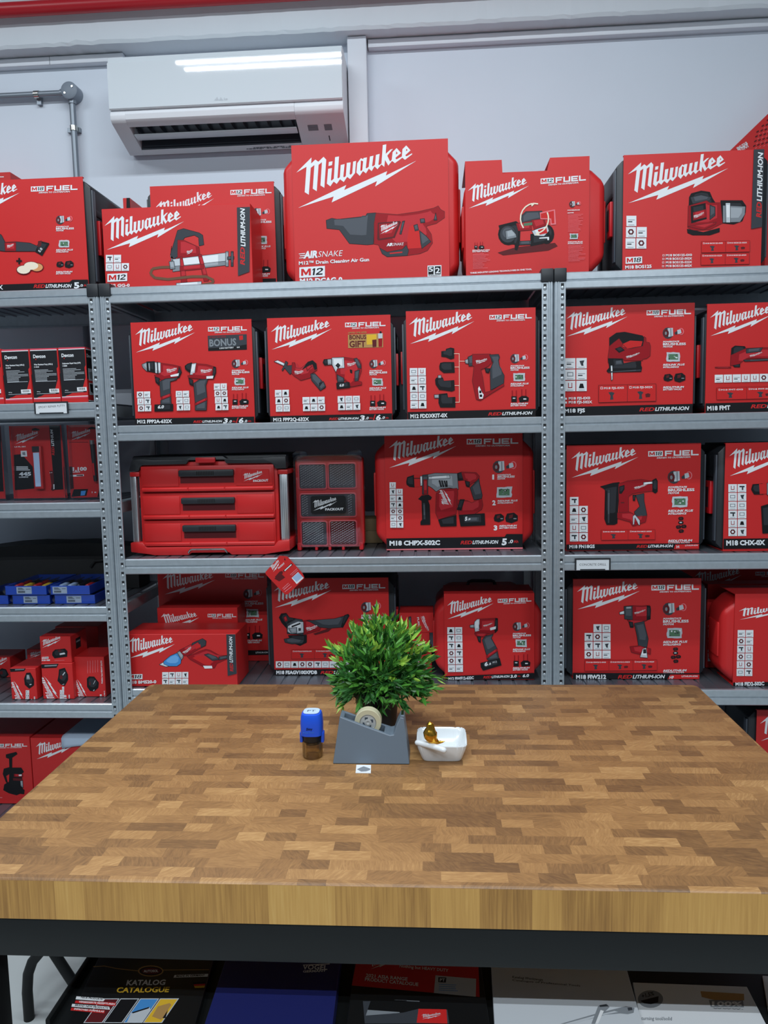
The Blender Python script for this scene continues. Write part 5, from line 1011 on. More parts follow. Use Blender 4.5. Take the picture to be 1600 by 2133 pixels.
def x4f(p): p.S('K:860,680 880,660 930,662 975,720 970,770 930,805 890,800 862,760;M:880,715 895,712 895,745 880,745;L:918,735 940,690 945,700 925,740;L:915,800 930,785 938,788 930,805', 'product_picture'); p.text('M18', 1005, 892, 1005, 835, 18, 'W', .04); p.text('Nothing but HEAVY DUTY', 1015, 728, 1008, 500, 13, 'W', .03); p.text('M18 HB12', 1040, 890, 1036, 800, 10, 'W', .02); [p.rect('P', 865+k*25, 505-k*2, 869+k*25, 628-k*3) for k in range(5)]
BC = [('100,585 350,570 372,948 120,955', .045, dl[4], .12, 'red battery carton standing on end, left of the row, logo sideways', bat(0, (180, 920), (135, 700), (240, 905), x2f)),
      ('406,532 706,525 742,938 432,946', .05, dl[4], .13, 'red battery carton standing on end under another one, in the middle of the row', bat(0, (498, 905), (435, 655), (585, 900), x3f)),
      ('728,470 1024,462 1052,912 758,922', .075, dl[4], .13, 'red battery carton standing on end next to the shelf post, slogan printed sideways', bat(0, (800, 880), (760, 685), (858, 870), x4f))]
for c, yf, zb, dp, lb, dr in BC: carton('battery_carton', 'N', c, yf, zb, dp, lb, dr, group='red battery cartons')
z_ = face('N', BC[1][0], BC[1][1], BC[1][2])[3]
x0, x1, z0, z1 = face('N', '388,268 690,260 712,520 408,525', .055, z_+.0006)
def x1s(p): p.poly('K', [(.3, .2), (.6, .2), (.6, .6), (.3, .6)]); p.poly('G', [(.33, .3), (.57, .3), (.57, .36), (.33, .36)])
carton('battery_carton', 'N', '388,268 690,260 712,520 408,525', .055, z_+.0006, .13, 'red battery carton lying on top of the middle standing one', bat(0, (413, 318), (605, 288), (415, 378), x1f), group='red battery cartons', side=x1s)
def x5f(p): p.S('K:-30,610 20,580 60,590 85,640 60,685 10,690;M:0,610 25,605 30,635 5,640', 'product_picture')
carton('battery_carton', 'N', '-200,475 104,466 108,770 -200,778', .30, dl[4], .12, 'red battery carton set back at the left edge, battery picture cut off', bat(0, (-130, 545), (78, 492), (-125, 605), x5f), group='red battery cartons')
carton('battery_carton', 'N', '272,395 480,388 482,700 275,710', .32, dl[4], .12, 'red battery carton in shadow between the standing cartons, only its logo in view', bat(0, (290, 440), (480, 400), (292, 480), lambda p: None), group='red battery cartons')
carton('battery_carton', 'N', '560,170 980,160 985,760 565,770', .36, dl[4], .11, 'dark red carton at the back of the battery shelf beside the post', lambda p: p.S('L:760,210 838,190 845,330 770,350', 'print'), group='red battery cartons')
# vacuum boxes on the lowest shelf
def v1(p):
    p.fuel(-55, 1356, 270, 1350, 30, '18'); p.S('K:60,1430 160,1405 172,1425 120,1460 120,1560 210,1560 235,1600 215,1620 225,1770 242,1780 238,1820 200,1815 165,1830 90,1810 35,1780 45,1725 90,1700 95,1620 60,1640 80,1720 60,1700 30,1620 40,1570 95,1555 92,1470 62,1460;R:140,1620 225,1625 228,1650 140,1648;G:200,1690 225,1680 230,1760 205,1740;W:185,1628 215,1625 215,1640 188,1642;M:130,1660 220,1665 222,1690 130,1685', 'product_picture'); p.rect('P', -30, 1850, 24, 1858)
kA = carton('vacuum_carton', 'N', '-400,1248 303,1255 325,1930 -400,1930', .14, dl[5], .3, 'tall red carton with a black vacuum cleaner pictured, on the lowest shelf at left', v1, group='red vacuum cartons')
kB = carton('vacuum_carton', 'N', '312,1275 1100,1262 1100,1930 330,1930', .132, dl[5], .3, 'red carton right of the vacuum cleaner carton, half hidden by the workbench', lambda p: p.logo((355, 1355), (735, 1335), (362, 1475)), group='red vacuum cartons')
x0, x1, z0, z1 = face('N', '312,1275 1100,1262 1100,1930 330,1930', .132, dl[5])
q0 = hY(612/4.74, 1270+1250/4.74, .13)
mb = MB(); xa, xb = q0.x, q0.x+.26; vs = []; nn = 12
for j, (yy, zz_) in enumerate(((.126, z1-.038), (.1255, z1-.02), (.126, z1+.001), (.135, z1+.006), (.2, z1+.006), (.3, z1+.006), (.34, z1+.004))):
    for i in range(nn+1):
        s_ = i/nn; vs.append((xa+(xb-xa)*s_+(0 if j > 1 else .0), yy, zz_+(.012*s_+.008*math.sin(s_*5)*(1 if j == 0 else .0) if j < 2 else 0)))
mb.add(vs, [(j*(nn+1)+i, j*(nn+1)+i+1, (j+1)*(nn+1)+i+1, (j+1)*(nn+1)+i) for j in range(6) for i in range(nn)], 'foam_blue', True)
o = mb.build('padded_sheet'); tag(o, 'pale blue padded sheet folded over the top of the red carton beside the workbench', 'packing sheet')
sm = o.modifiers.new('thickness', 'SOLIDIFY'); sm.thickness = .0035; sm.offset = 1
# ================================================================ toolbox with three drawers
Ox = CR['O']; yT = .085; zT = ds[2]
P3 = lambda x, y, Y=yT: hY(Ox[0]+x/Ox[2], Ox[1]+y/Ox[2], Y)
bx0, bx1 = P3(205, 900).x, P3(1465, 900).x; xm = (bx0+bx1)/2
t = thing('drawer_toolbox', (xm, .25, zT), 'red three-drawer toolbox with black lid and aluminium side posts, left on the third shelf', 'toolbox')
yB = .40; zc = lambda y: P3(800, y).z
mb = MB(); xi0, xi1 = P3(292, 600).x, P3(1345, 600).x
# body shell behind the drawers, base skirt, posts brackets
mb.bbox(xi0-.012, xi1+.012, yT+.012, yB, zT+.03, zc(230), 'red_plastic', .004)
zb1 = zc(895)
sk = [(bx0, zc(945)), (bx0+.07, zc(965)), (bx0+.09, zT+.0005), (P3(665, 990).x, zT+.0005), (P3(685, 960).x, zc(955)), (P3(985, 960).x, zc(955)), (P3(1005, 990).x, zT+.0005), (bx1-.09, zT+.0005), (bx1-.07, zc(965)), (bx1, zc(945)), (bx1, zc(862)), (P3(1370, 862).x, zc(868)), (P3(1340, 905).x, zc(905)), (P3(330, 905).x, zc(908)), (P3(300, 862).x, zc(868)), (bx0, zc(870))]
mb.prism(sk, yT-.008, yB, 'red_plastic', 'Y', .003)
for xa, sd in ((P3(190, 330).x, 1), (P3(1445, 330).x, -1)): a, b = sorted((xa, xa+sd*.036)); mb.bbox(a, b, yT+.0, yB-.02, zc(345), zc(308), 'red_plastic', .003)
body = mb.build('body', t)
for xa, xb in ((P3(202, 600).x, P3(250, 600).x), (P3(1385, 600).x, P3(1446, 600).x)):
    mb = MB(); mb.bbox(xa, xb, yT+.004, yT+.03, zc(872), zc(342), 'alu', .003); [mb.box(xa+(xb-xa)*k-.0004, xa+(xb-xa)*k+.0004, yT+.0035, yT+.0045, zc(868), zc(348), 'dark_plastic') for k in (.25, .5, .75)]; mb.build('side_post', t, label='aluminium post')
zl0, zl1 = zc(300), zc(183)
lid = [(bx0+.005, zl0), (xi0-.006, zl0), (xi0+.0, zc(268)), (xi0+.008, zc(255)), (P3(640, 250).x, zc(252)), (P3(660, 225).x, zc(222)), (P3(940, 225).x, zc(222)), (P3(960, 250).x, zc(252)), (xi1-.008, zc(255)), (xi1, zc(268)), (xi1+.006, zl0), (bx1-.005, zl0), (bx1-.006, zc(205)), (xi1, zc(203)), (P3(1240, 215).x, zc(213)), (P3(960, 215).x, zc(213)), (P3(930, 195).x, zc(192)), (P3(680, 195).x, zc(192)), (P3(640, 215).x, zc(213)), (P3(380, 215).x, zc(213)), (xi0+.005, zc(205)), (bx0+.02, zc(208))]
mb = MB(); mb.prism(lid, yT-.002, yT+.03, 'black_plastic', 'Y', .002); mb.bbox(bx0+.008, bx1-.008, yT+.03, yB, zl0+.004, zl1, 'black_plastic', .006); ld = mb.build('lid', t)
mb = MB(); mb.bbox(P3(718, 200).x, P3(875, 200).x, yT-.012, yT-.0015, zc(243), zc(200), 'red_latch', .003); mb.build('lid_latch', ld, label='red latch')
for i, (ya, yb, yh0, yh1) in enumerate(((262, 470, 298, 408), (480, 690, 518, 625), (698, 905, 735, 845))):
    z0, z1 = zc(yb), zc(ya); mb = MB(); mb.bbox(xi0, xi1, yT, yT+.0125, z0+.001, z1-.001, 'red_plastic', .004)
    mb.prism([(yT-.008, z0+.002), (yT-.009, z0+.011), (yT-.004, z0+.016), (yT+.002, z0+.017), (yT+.002, z0+.002)], xi0+.004, xi1-.004, 'red_plastic', 'X', .001)
    for xx in (P3(665, 600).x, P3(955, 600).x): mb.bbox(xx-.002, xx+.002, yT-.0105, yT-.004, z0+.002, z0+.016, 'red_plastic', .0008, 1)
    for sd in (-1, 1):
        xq = xm+sd*(P3(1045, 600).x-xm); xe = xi1-.006 if sd > 0 else xi0+.006
        xa, xb = sorted((xq, xe)); zA = zc(yh0+30); lo = zc(yh0+48)
        mb.prism([(xa, z0+.020), (xb, z0+.020), (xb, zA if i else z1-.006), (xa if sd > 0 else xb, zA if i else z1-.006)] if 0 else [(xa, z0+.0195), (xb, z0+.0195), (xb, z1-.012), (xa, z1-.012)], yT-.0025, yT+.001, 'red_plastic', 'Y', .001)
    pr = Pr(Ox, yT-.0027)
    if i == 0:
        mb.bbox(P3(1085, 350).x, P3(1300, 350).x, yT-.0045, yT-.002, zc(405), zc(303), 'red_plastic', .001, 1); pr.yf = yT-.0047
        pr.logo((1090, 345), (1250, 328), (1095, 390), bg='red_plastic'); pr.text('PACKOUT', 1172, 395, 1292, 390, 16, 'W', .04)
    dr = parts(pr, mb, 'drawer', t)
    ha, hb = P3(595 if i == 0 else 605, 500).x, P3(1028, 500).x; mb = MB(); hz0, hz1 = zc(yh1-58), zc(yh0)
    mb.prism(octo(ha, hb, hz0, hz1, .003), yT-.014, yT+.001, 'black_plastic', 'Y', .002)
    for k in range(11): xx = xm-.035+k*.006; mb.box(xx, xx+.003, yT-.0145, yT-.013, hz0+.004, hz1-.005, 'hole_black')
    mb.build('drawer_handle', dr, label='black grip')
    mb = MB(); mb.box(ha+.002, hb-.002, yT-.0008, yT+.0005, zc(yh1-4), hz0, 'print_M'); mb.build('finger_recess', dr)
mb = MB(); xa, xb = P3(668, 940).x, P3(968, 940).x; yy = yT-.012; z2 = zc(948); z3 = zc(925)
mb.tube([(xa, yT-.007, z2-.004), (xa-.001, yy, z2), (xa+.006, yy-.002, z3-.002), (xa+.014, yy-.003, z3), (xb-.014, yy-.003, z3), (xb-.006, yy-.002, z3-.002), (xb+.001, yy, z2), (xb, yT-.007, z2-.004)], .0032, 'steel_bright', 10); mb.build('bail_handle', t, label='bright steel wire handle')
# hang tag on a cord
q = [hY(540+x/4.444, 1160+y/4.444, -.012) for x, y in ((58, 140), (60, 160), (225, 335), (250, 350), (272, 342), (412, 205), (418, 188), (400, 150), (265, 0), (240, -8), (190, -10))]
t = thing('hang_tag', (q[2].x, -.012, q[3].z), 'red square hang tag tilted on its corner over the beam below the three-drawer toolbox', 'tag')
mb = MB(); mb.prism([(a.x, a.z) for a in q], -.0125, -.0115, 'red_card', 'Y'); pr = Pr(CR['T'], -.0125)
pr.logo((105, 100), (190, 42), (130, 140), bg='r'); pr.text('PACKOUT', 180, 112, 238, 62, 14, 'W', .03)
pr.S('K:222,128 298,58 310,72 232,138;W:232,125 296,66 302,74 238,132;M:145,185 190,135 215,130 220,150 160,195;M:140,200 205,155 240,190 185,225;W:300,195 360,140 412,195 348,252', 'print')
for k in range(8): pr.poly('B', [(308+k*7, 190-k*6), (312+k*7, 187-k*6), (352+k*7, 228-k*6), (348+k*7, 231-k*6)])
pr.S('P:215,290 270,240 274,245 219,296;P:225,300 285,250 288,256 230,308;P:235,320 300,270 303,275 240,326;P:285,165 350,105 353,110 288,170;P:300,170 355,120 358,125 303,175;K:232,20 242,20 244,30 234,30', 'print'); parts(pr, mb, 'card', t)
hole = hY(540+238/4.444, 1160+24/4.444, -.0122); mb = MB(); mb.tube([hole, (hole.x, -.0128, hole.z+.006), (hole.x-.002, -.0105, RM[2]+.045), (hole.x-.003, -.004, RM[2]+RH+.0025), (hole.x-.01, .02, RM[2]+RH+.0018), (hole.x-.03, .09, RM[2]+RH+.0018)], .0009, 'black_plastic', 6); mb.build('cord', t)
# clear-lidded organiser
Px = CR['P']; yO = .155; PO = lambda x, y, Y=yO: hY(Px[0]+x/Px[2], Px[1]+y/Px[2], Y)
ox0, ox1 = PO(225, 1000).x, PO(1165, 1000).x; oz1 = PO(690, 330).z; zO = ds[2]
t = thing('small_parts_organiser', ((ox0+ox1)/2, .2, zO), 'upright red compartment organiser with a clear honeycomb lid, beside the three-drawer toolbox', 'organiser')
mb = MB(); mb.prism(octo(ox0+.004, ox1+.004, zO+.012, oz1, .012), yO+.012, yO+.065, 'red_plastic', 'Y', .004)
for xa in (ox0+.004, ox1-.016): mb.bbox(xa, xa+.016, yO+.004, yO+.06, zO+.0008, zO+.03, 'red_latch', .004)
for k in range(3): xx = ox0+(ox1-ox0)*(.3+.2*k); mb.bbox(xx-.005, xx+.005, yO+.006, yO+.04, zO+.0008, zO+.014, 'red_latch', .002)
mb.build('case', t)
BINS = [(275, 430, 665, 805), (685, 420, 1080, 795), (295, 840, 1080, 1195), (310, 1230, 680, 1590), (705, 1220, 1090, 1585)]
for i, (a, b, c, d) in enumerate(BINS):
    p0, p1 = PO(a, d), PO(c, b); mb = MB(); xa, xb, za, zb_ = p0.x, p1.x, p0.z, p1.z; e = .0045
    o = octo(xa, xb, za, zb_, .006); ii = octo(xa+e, xb-e, za+e, zb_-e, .005)
    mb.add([(x, yO+.006, z) for x, z in o]+[(x, yO+.005, z) for x, z in ii]+[(x, yO+.0115, z) for x, z in ii], [(k, (k+1) % 8, 8+(k+1) % 8, 8+k) for k in range(8)]+[(8+k, 8+(k+1) % 8, 16+(k+1) % 8, 16+k) for k in range(8)], 'rim_red')
    mb.add([(x, yO+.0115, z) for x, z in ii], [tuple(range(8))], 'dark_plastic' if i != 4 else 'print_M'); mb.build('bin', t)
mb = MB()
mb.prism(octo(ox0, ox1, zO+.014, oz1+.004, .014), yO, yO+.003, 'lid_clear', 'Y', .001)
for sd, xa in ((1, ox0), (-1, ox1)):
    zq = oz1
    mb.prism([(xa-.0*sd, zq-.02), (xa-sd*.003, zq+.008), (xa+sd*.008, zq+.022), (xa+sd*.045, zq+.016), (xa+sd*.055, zq+.002), (xa+sd*.045, zq)], yO, yO+.02, 'clear_film', 'Y', .001)
for i, (a, b, c, d) in enumerate(BINS):
    p0, p1 = PO(a, d), PO(c, b); xa, xb, za, zb_ = p0.x+.009, p1.x-.009, p0.z+.009, p1.z-.009; r_ = .0052; hh = r_*math.sqrt(3)
    row = 0; z = za+hh/2
    while z < zb_-.001:
        x = xa+r_+(0 if row % 2 == 0 else r_*1.5)
        while x < xb-r_*.5:
            if not (i == 2 and xa+.022 < x < xb-.022):
                pts = [(x+r_*.9*math.cos(k*math.pi/3), z+r_*.9*math.sin(k*math.pi/3)) for k in range(6)]; pi = [(x+r_*.74*math.cos(k*math.pi/3), z+r_*.74*math.sin(k*math.pi/3)) for k in range(6)]
                mb.add([(u, yO-.0004, v) for u, v in pts]+[(u, yO-.0009, v) for u, v in pi], [(k, (k+1) % 6, 6+(k+1) % 6, 6+k) for k in range(1, 3)]+[(4, 5, 11, 10)], 'print_J')
            x += r_*3
        z += hh/2; row += 1
mb.build('clear_lid', t, label='clear honeycomb lid')
mb = MB(); p0, p1 = PO(455, 1135), PO(930, 880); mb.prism(octo(p0.x, p1.x, p0.z, p1.z, .006), yO-.003, yO-.0002, 'cat_black', 'Y'); pr = Pr(Px, yO-.003); pr.logo((475, 985), (820, 955), (485, 1092), bg='K'); pr.text('PACKOUT', 650, 1088, 905, 1082, 30, 'W', .05); parts(pr, mb, 'brand_plate', t)
mb = MB(); xx = PO(1200, 780).x; zz_ = PO(1200, 780).z; mb.prism([(ox1+.003, zz_-.012), (ox1+.012, zz_-.001), (ox1+.012, zz_+.003), (ox1+.003, zz_+.012)], yO+.02, yO+.05, 'lid_clear', 'Y', .001); mb.build('side_latch', t)
# ================================================================ on the workbench
TT = tz1
# tape dispenser
A0, A1 = hZ(694, 1590, TT), hZ(853, 1595, TT); yF = (A0.y+A1.y)/2
def fz(x, y): q = hY(600+x/4, 1460+y/4, yF+.012); return (q.x, q.z)
t = thing('tape_dispenser', ((A0.x+A1.x)/2, yF+.035, TT), 'grey desk tape dispenser with a roll of clear tape, in front of the plant', 'tape dispenser')
prof = [(A0.x, TT+.0008), (A1.x, TT+.0008), fz(1005, 440), fz(965, 150), fz(935, 145), fz(905, 205), fz(880, 280), fz(850, 285), fz(640, 215), fz(428, 140)]
W_ = .062; mb = MB()
def loft(pf, y0, y1, sh): return [(x, y0+sh*(z-TT), z) for x, z in pf], [(x, y1-sh*.35*(z-TT), z) for x, z in pf]
F_, B_ = loft(prof, yF, yF+W_, .20); n = len(prof)
bm = bmesh.new(); a = [bm.verts.new(v) for v in F_]; b = [bm.verts.new(v) for v in B_]
inset = .007
front = bm.faces.new(a); back = bm.faces.new(b[::-1])
for i in range(n):
    if i in (7, 8): continue
    bm.faces.new((a[i], b[i], b[(i+1) % n], a[(i+1) % n]))
# open well for the roll between profile points 7..9
q = [Vector(F_[k]) for k in (7, 8, 9)]; r_ = [Vector(B_[k]) for k in (7, 8, 9)]
lip = []
for k in range(3):
    f_, b_ = q[k].copy(), r_[k].copy(); d_ = (b_-f_).normalized(); lip.append((f_+d_*inset, b_-d_*inset))
e0 = Vector((-.012, 0, .0045)); e1 = Vector((.008, 0, -.003))
L0 = [lip[0][0]+e0, lip[1][0], lip[2][0]+e1]; L1 = [lip[0][1]+e0, lip[1][1], lip[2][1]+e1]
vF = [bm.verts.new(v) for v in L0]; vB = [bm.verts.new(v) for v in L1]; dF = [bm.verts.new(v-Vector((0, 0, .036))) for v in L0]; dB = [bm.verts.new(v-Vector((0, 0, .036))) for v in L1]
for k in range(2):
    bm.faces.new((a[7+k], vF[k], vF[k+1], a[8+k])); bm.faces.new((b[7+k], b[8+k], vB[k+1], vB[k]))
    bm.faces.new((vF[k], dF[k], dF[k+1], vF[k+1])); bm.faces.new((vB[k], vB[k+1], dB[k+1], dB[k])); bm.faces.new((dF[k], dB[k], dB[k+1], dF[k+1]))
bm.faces.new((a[7], b[7], vB[0], vF[0])); bm.faces.new((a[9], vF[2], vB[2], b[9])); bm.faces.new((vF[0], vB[0], dB[0], dF[0])); bm.faces.new((vF[2], dF[2], dB[2], vB[2]))
bmesh.ops.recalc_face_normals(bm, faces=bm.faces[:]); mb.bm(bm, 'tape_grey')
o = mb.build('body', t); bv = o.modifiers.new('edge', 'BEVEL'); bv.width = .0016; bv.segments = 2; bv.limit_method = 'ANGLE'; bv.angle_limit = .6
rc = hY(600+668/4, 1460+172/4, yF+.032); rr = .0265; ym = yF+.036
mb = MB(); mb.lathe([(.0165, -.010), (rr-.001, -.010), (rr, -.009), (rr, .009), (rr-.001, .010), (.0165, .010)], rc.x, ym, rc.z, 'tape_roll', 40, 'Y'); ro = mb.build('tape_roll', t, label='roll of clear tape')
mb = MB(); mb.lathe([(0, -.0085), (.004, -.0105), (.009, -.0085), (.0145, -.0085), (.0162, -.0108), (.0164, .0108), (.0145, .0085), (0, .0085)], rc.x, ym, rc.z, 'hub_grey', 32, 'Y')
for k in range(4): th = k*1.57+.4; mb.box(rc.x+.008*math.cos(th)-.003, rc.x+.008*math.cos(th)+.003, ym-.0092, ym-.0084, rc.z+.008*math.sin(th)-.003, rc.z+.008*math.sin(th)+.003, 'tape_dark')
mb.build('hub', ro)
c0, c1_ = fz(965, 150), fz(935, 145)
mb = MB(); mb.box(c1_[0]+.001, c0[0]-.001, yF+.026, yF+.050, c0[1]-.003, c0[1]+.0035, 'steel_bright'); mb.bbox(c1_[0]+.0005, c0[0]+.001, yF+.018, yF+.024, c0[1]-.006, c0[1]+.004, 'tape_grey', .001, 1); mb.build('cutter', t)
# foil sticker
q = [hZ(600+x/4, 1460+y/4, TT) for x, y in ((570, 535), (692, 537), (690, 605), (563, 603))]; m_ = sum(q, Vector())/4
mb = MB(); mb.prism([(v.x, v.y) for v in q[::-1]], TT+.0002, TT+.0009, 'paper_white', 'Z')
e = [hZ(600+x/4, 1460+y/4, TT) for x, y in ((575, 575), (600, 562), (630, 550), (660, 560), (688, 570), (680, 582), (650, 592), (610, 594))]
mb.prism([(v.x, v.y) for v in e[::-1]], TT+.0009, TT+.0013, 'alu', 'Z'); tag(mb.build('foil_sticker'), 'small white sticker with a torn silver patch in front of the tape dispenser', 'sticker')
# plant
pc = Vector((hY(786, 1490, -1.03).x, -1.03, TT))
t = thing('potted_plant', pc, 'bushy green artificial grass plant in a dark pot behind the tape dispenser', 'plant')
mb = MB(); mb.lathe([(0, .0008), (.036, .0008), (.039, .004), (.047, .082), (.051, .083), (.051, .094), (.048, .095), (.046, .084), (0, .080)], pc.x, pc.y, TT, 'pot_black', 36); mb.build('pot', t)
R = random.Random(21); ms = MB(); ml = MB()
cen = Vector((hY(797, 1400, -1.03).x, -1.03, hY(797, 1400, -1.03).z))
rx = .108; rz = hY(797, 1282, -1.03).z-cen.z
def leaf(p, d, L_, w_, m):
    d = d.normalized(); s_ = d.cross(Vector((R.uniform(-1, 1), R.uniform(-1, 1), R.uniform(-1, 1)))).normalized(); u = s_.cross(d).normalized()
    P_ = lambda a, b, c: p+d*(L_*a)+s_*(w_*b)+u*(w_*c)
    v = [P_(0, 0, 0), P_(.3, .5, .12), P_(.35, 0, -.05), P_(.3, -.5, .12), P_(.65, .38, .05), P_(.68, 0, -.12), P_(.65, -.38, .05), P_(1, 0, -.35)]
    ml.add(v, [(0, 2, 1), (0, 3, 2), (1, 2, 5, 4), (2, 3, 6, 5), (4, 5, 7), (5, 6, 7)], m, True)
for i in range(205):
    th = R.uniform(0, 6.283); ph = math.acos(R.uniform(-.72, 1)); k = R.uniform(.80, 1.0)
    tip = cen+Vector((rx*math.sin(ph)*math.cos(th)*k, rx*.95*math.sin(ph)*math.sin(th)*k, rz*.92*math.cos(ph)*k*(1 if math.cos(ph) > 0 else .85)))
    if tip.z < TT+.055: tip.z = TT+.055+R.uniform(0, .02)
    if tip.y < yF+.105 and tip.z < TT+.10: tip.z = TT+.10+R.uniform(0, .02)
    b0 = Vector((pc.x+R.uniform(-.032, .032), pc.y+R.uniform(-.032, .032), TT+.081)); md = b0.lerp(tip, .5)+Vector((0, 0, .028*(1.0-max(0, math.cos(ph)))+.01))
    path = [b0*(1-s_)**2+md*(2*s_*(1-s_))+tip*s_**2 for s_ in (0, .25, .5, .75, 1)]
    ms.tube(path, [.0011, .001, .0009, .0008, .0006], 'stem_green', 5)
    dr = (path[4]-path[3]).normalized()
    for s_ in ((.45, .58, .7, .8, .9, 1.0) if i % 3 else (.3, .5, .65, .8, 1.0)):
        p = b0*(1-s_)**2+md*(2*s_*(1-s_))+tip*s_**2
        outer = (p-cen).length/rx
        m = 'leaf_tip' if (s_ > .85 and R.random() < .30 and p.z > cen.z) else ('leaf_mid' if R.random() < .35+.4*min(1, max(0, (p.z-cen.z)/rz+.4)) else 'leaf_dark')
        for q_ in range(2 if s_ < 1 else 3):
            d_ = dr+Vector((R.uniform(-1, 1), R.uniform(-1, 1), R.uniform(-.5, .9)))*.85; leaf(p, d_, R.uniform(.020, .033), R.uniform(.0060, .0095), m)
for (u_, v_) in ((782, 1276), (690, 1350), (915, 1412), (905, 1435), (715, 1470)):
    tip = hY(u_, v_, -1.05); b0 = pc+Vector((0, 0, .082)); md = b0.lerp(tip, .5)+Vector((0, 0, .03)); path = [b0*(1-s_)**2+md*(2*s_*(1-s_))+tip*s_**2 for s_ in (0, .25, .5, .75, 1)]; ms.tube(path, .0009, 'stem_green', 5)
    for s_ in (.7, .8, .88, .95, 1):
        p = b0*(1-s_)**2+md*(2*s_*(1-s_))+tip*s_**2
        for q_ in range(2): leaf(p, (path[4]-path[3]).normalized()+Vector((R.uniform(-1, 1), R.uniform(-1, 1), R.uniform(-.5, .9)))*.7, R.uniform(.022, .03), .0065, R.choice(['leaf_mid', 'leaf_tip']))
ms.build('stems', t); ml.build('leaves', t, kind='stuff')
# stamp
sc = hZ(649, 1583, TT); sc.y += .018; sr_ = .0205; hb = hY(649, 1482, sc.y).z-TT
t = thing('self_inking_stamp', (sc.x, sc.y, TT), 'blue self-inking stamp with smoky clear base, left of the tape dispenser', 'stamp')
mb = MB(); zb0 = hb*.37
mb.lathe([(sr_-.001, .0006), (sr_, .003), (sr_, zb0), (sr_-.0016, zb0), (sr_-.0016, .003), (sr_-.004, .0008)], sc.x, sc.y, TT, 'smoke_plastic', 36); mb.build('base', t, label='smoky clear base')
mb = MB(); mb.lathe([(0, zb0-.007), (.016, zb0-.006), (.0186, zb0+.0005), (.0192, zb0+.002), (.0192, hb*.56), (0, hb*.56)], sc.x, sc.y, TT, 'stamp_dark', 28); mb.build('mechanism', t)
def sq(a, r_, k): c_, s_ = math.cos(a), math.sin(a); e_ = 2/k; return (r_*math.copysign(abs(c_)**e_, c_), r_*math.copysign(abs(s_)**e_, s_))
mb = MB(); N_ = 40; rings = [(.95, hb*.52), (1.06, hb*.525), (1.08, hb*.75), (1.02, hb*.93), (.93, hb*.985), (.8, hb), (.0, hb+.001)]; vs = []
for k, z in rings:
    for i in range(N_): x, y = sq(6.2832*i/N_, sr_*k, 3.2); vs.append((sc.x+x, sc.y+y, TT+z))
mb.add(vs, [(j*N_+i, j*N_+(i+1) % N_, (j+1)*N_+(i+1) % N_, (j+1)*N_+i) for j in range(len(rings)-1) for i in range(N_)], 'stamp_blue', True)
for sd in (-1, 1): mb.bbox(sc.x+sd*sr_*1.03-.003, sc.x+sd*sr_*1.03+.003, sc.y-.008, sc.y+.008, TT+zb0-.003, TT+hb*.56, 'stamp_blue', .0015)
mb.bbox(sc.x-sr_*.75, sc.x+sr_*.75, sc.y+.012, sc.y+.021, TT+zb0+.002, TT+hb*.56, 'stamp_blue', .0015)
pr = Pr((600, 1460, 4), sc.y-sr_*1.09); pr.text('Shiny', 150, 246, 205, 244, 20, 'K', .02, .25); pr.text('Printer R-542', 125, 270, 218, 268, 10, 'B', .0, .2); cp_ = parts(pr, mb, 'cap', t)
mb = MB(); vs = []
for i in range(N_): x, y = sq(6.2832*i/N_, sr_*.78, 3.2); vs.append((x, y))
mb.prism([(sc.x+a, sc.y+b_) for a, b_ in vs], TT+hb+.0006, TT+hb+.0016, 'stamp_pale', 'Z')
gv, gf = glyphs('PT', .0, 0); mb.add([(sc.x-.008+a*.016, sc.y-.005+b_*.009, TT+hb+.0018) for a, b_ in gv], gf, 'print_D'); mb.build('index_label', cp_, label='pale index label')
# dish
d0, d1 = hZ(880, 1586, TT), hZ(962, 1587, TT); dw = (d1.x-d0.x)/2; dc = Vector(((d0.x+d1.x)/2, d0.y+dw, TT)); dr_ = (hY(968, 1560, dc.y-.03).x-hY(868, 1560, dc.y-.03).x)/2*1.03; dh = .034
t = thing('trinket_dish', dc, 'square white scalloped porcelain dish with a gold bird on its edge', 'dish')
mb = MB(); N_ = 240
def ring(r_, z, sc_): 
    o = []
    for i in range(N_):
        a = 6.2832*i/N_; x, y = sq(a, r_, 7); s_ = math.sqrt(abs(math.cos(a*10))); o.append((dc.x+x*(1+.022*sc_*s_), dc.y+y*(1+.022*sc_*s_), TT+z+.0012*sc_*(s_-.5)))
    return o
rg = [ring(.001, .0045, 0), ring(dw*.88, .0045, 0), ring(dw*.97, .0075, 0), ring(dr_*.93, dh*.8, .5), ring(dr_*.975, dh, 1), ring(dr_*.995, dh+.001, 1), ring(dr_*1.01, dh-.0005, 1), ring(dr_*.985, dh*.78, .5), ring(dw*1.06, .005, 0), ring(dw, .0008, 0), ring(.001, .0008, 0)]
mb.add(sum(rg, []), [(j*N_+i, j*N_+(i+1) % N_, (j+1)*N_+(i+1) % N_, (j+1)*N_+i) for j in range(len(rg)-1) for i in range(N_)], 'porcelain', True); mb.build('bowl', t)
a = hZ(600+1062/4, 1460+345/4, TT+dh+.004); b = hZ(600+1318/4, 1460+418/4, TT+dh+.004); yy = (a.y+b.y)/2+.003
mb = MB(); d_ = (b-a); path = [a+d_*s_+Vector((0, 0, .002*math.sin(s_*3.14))) for s_ in (0, .02, .06, .2, .5, .8, .94, .98, 1)]; mb.tube(path, [.002, .0042, .0055, .006, .0062, .006, .0055, .0042, .002], 'porcelain', 16); mb.build('perch', t)
k = lambda x, y, Y: hY(600+x/4, 1460+y/4, Y)
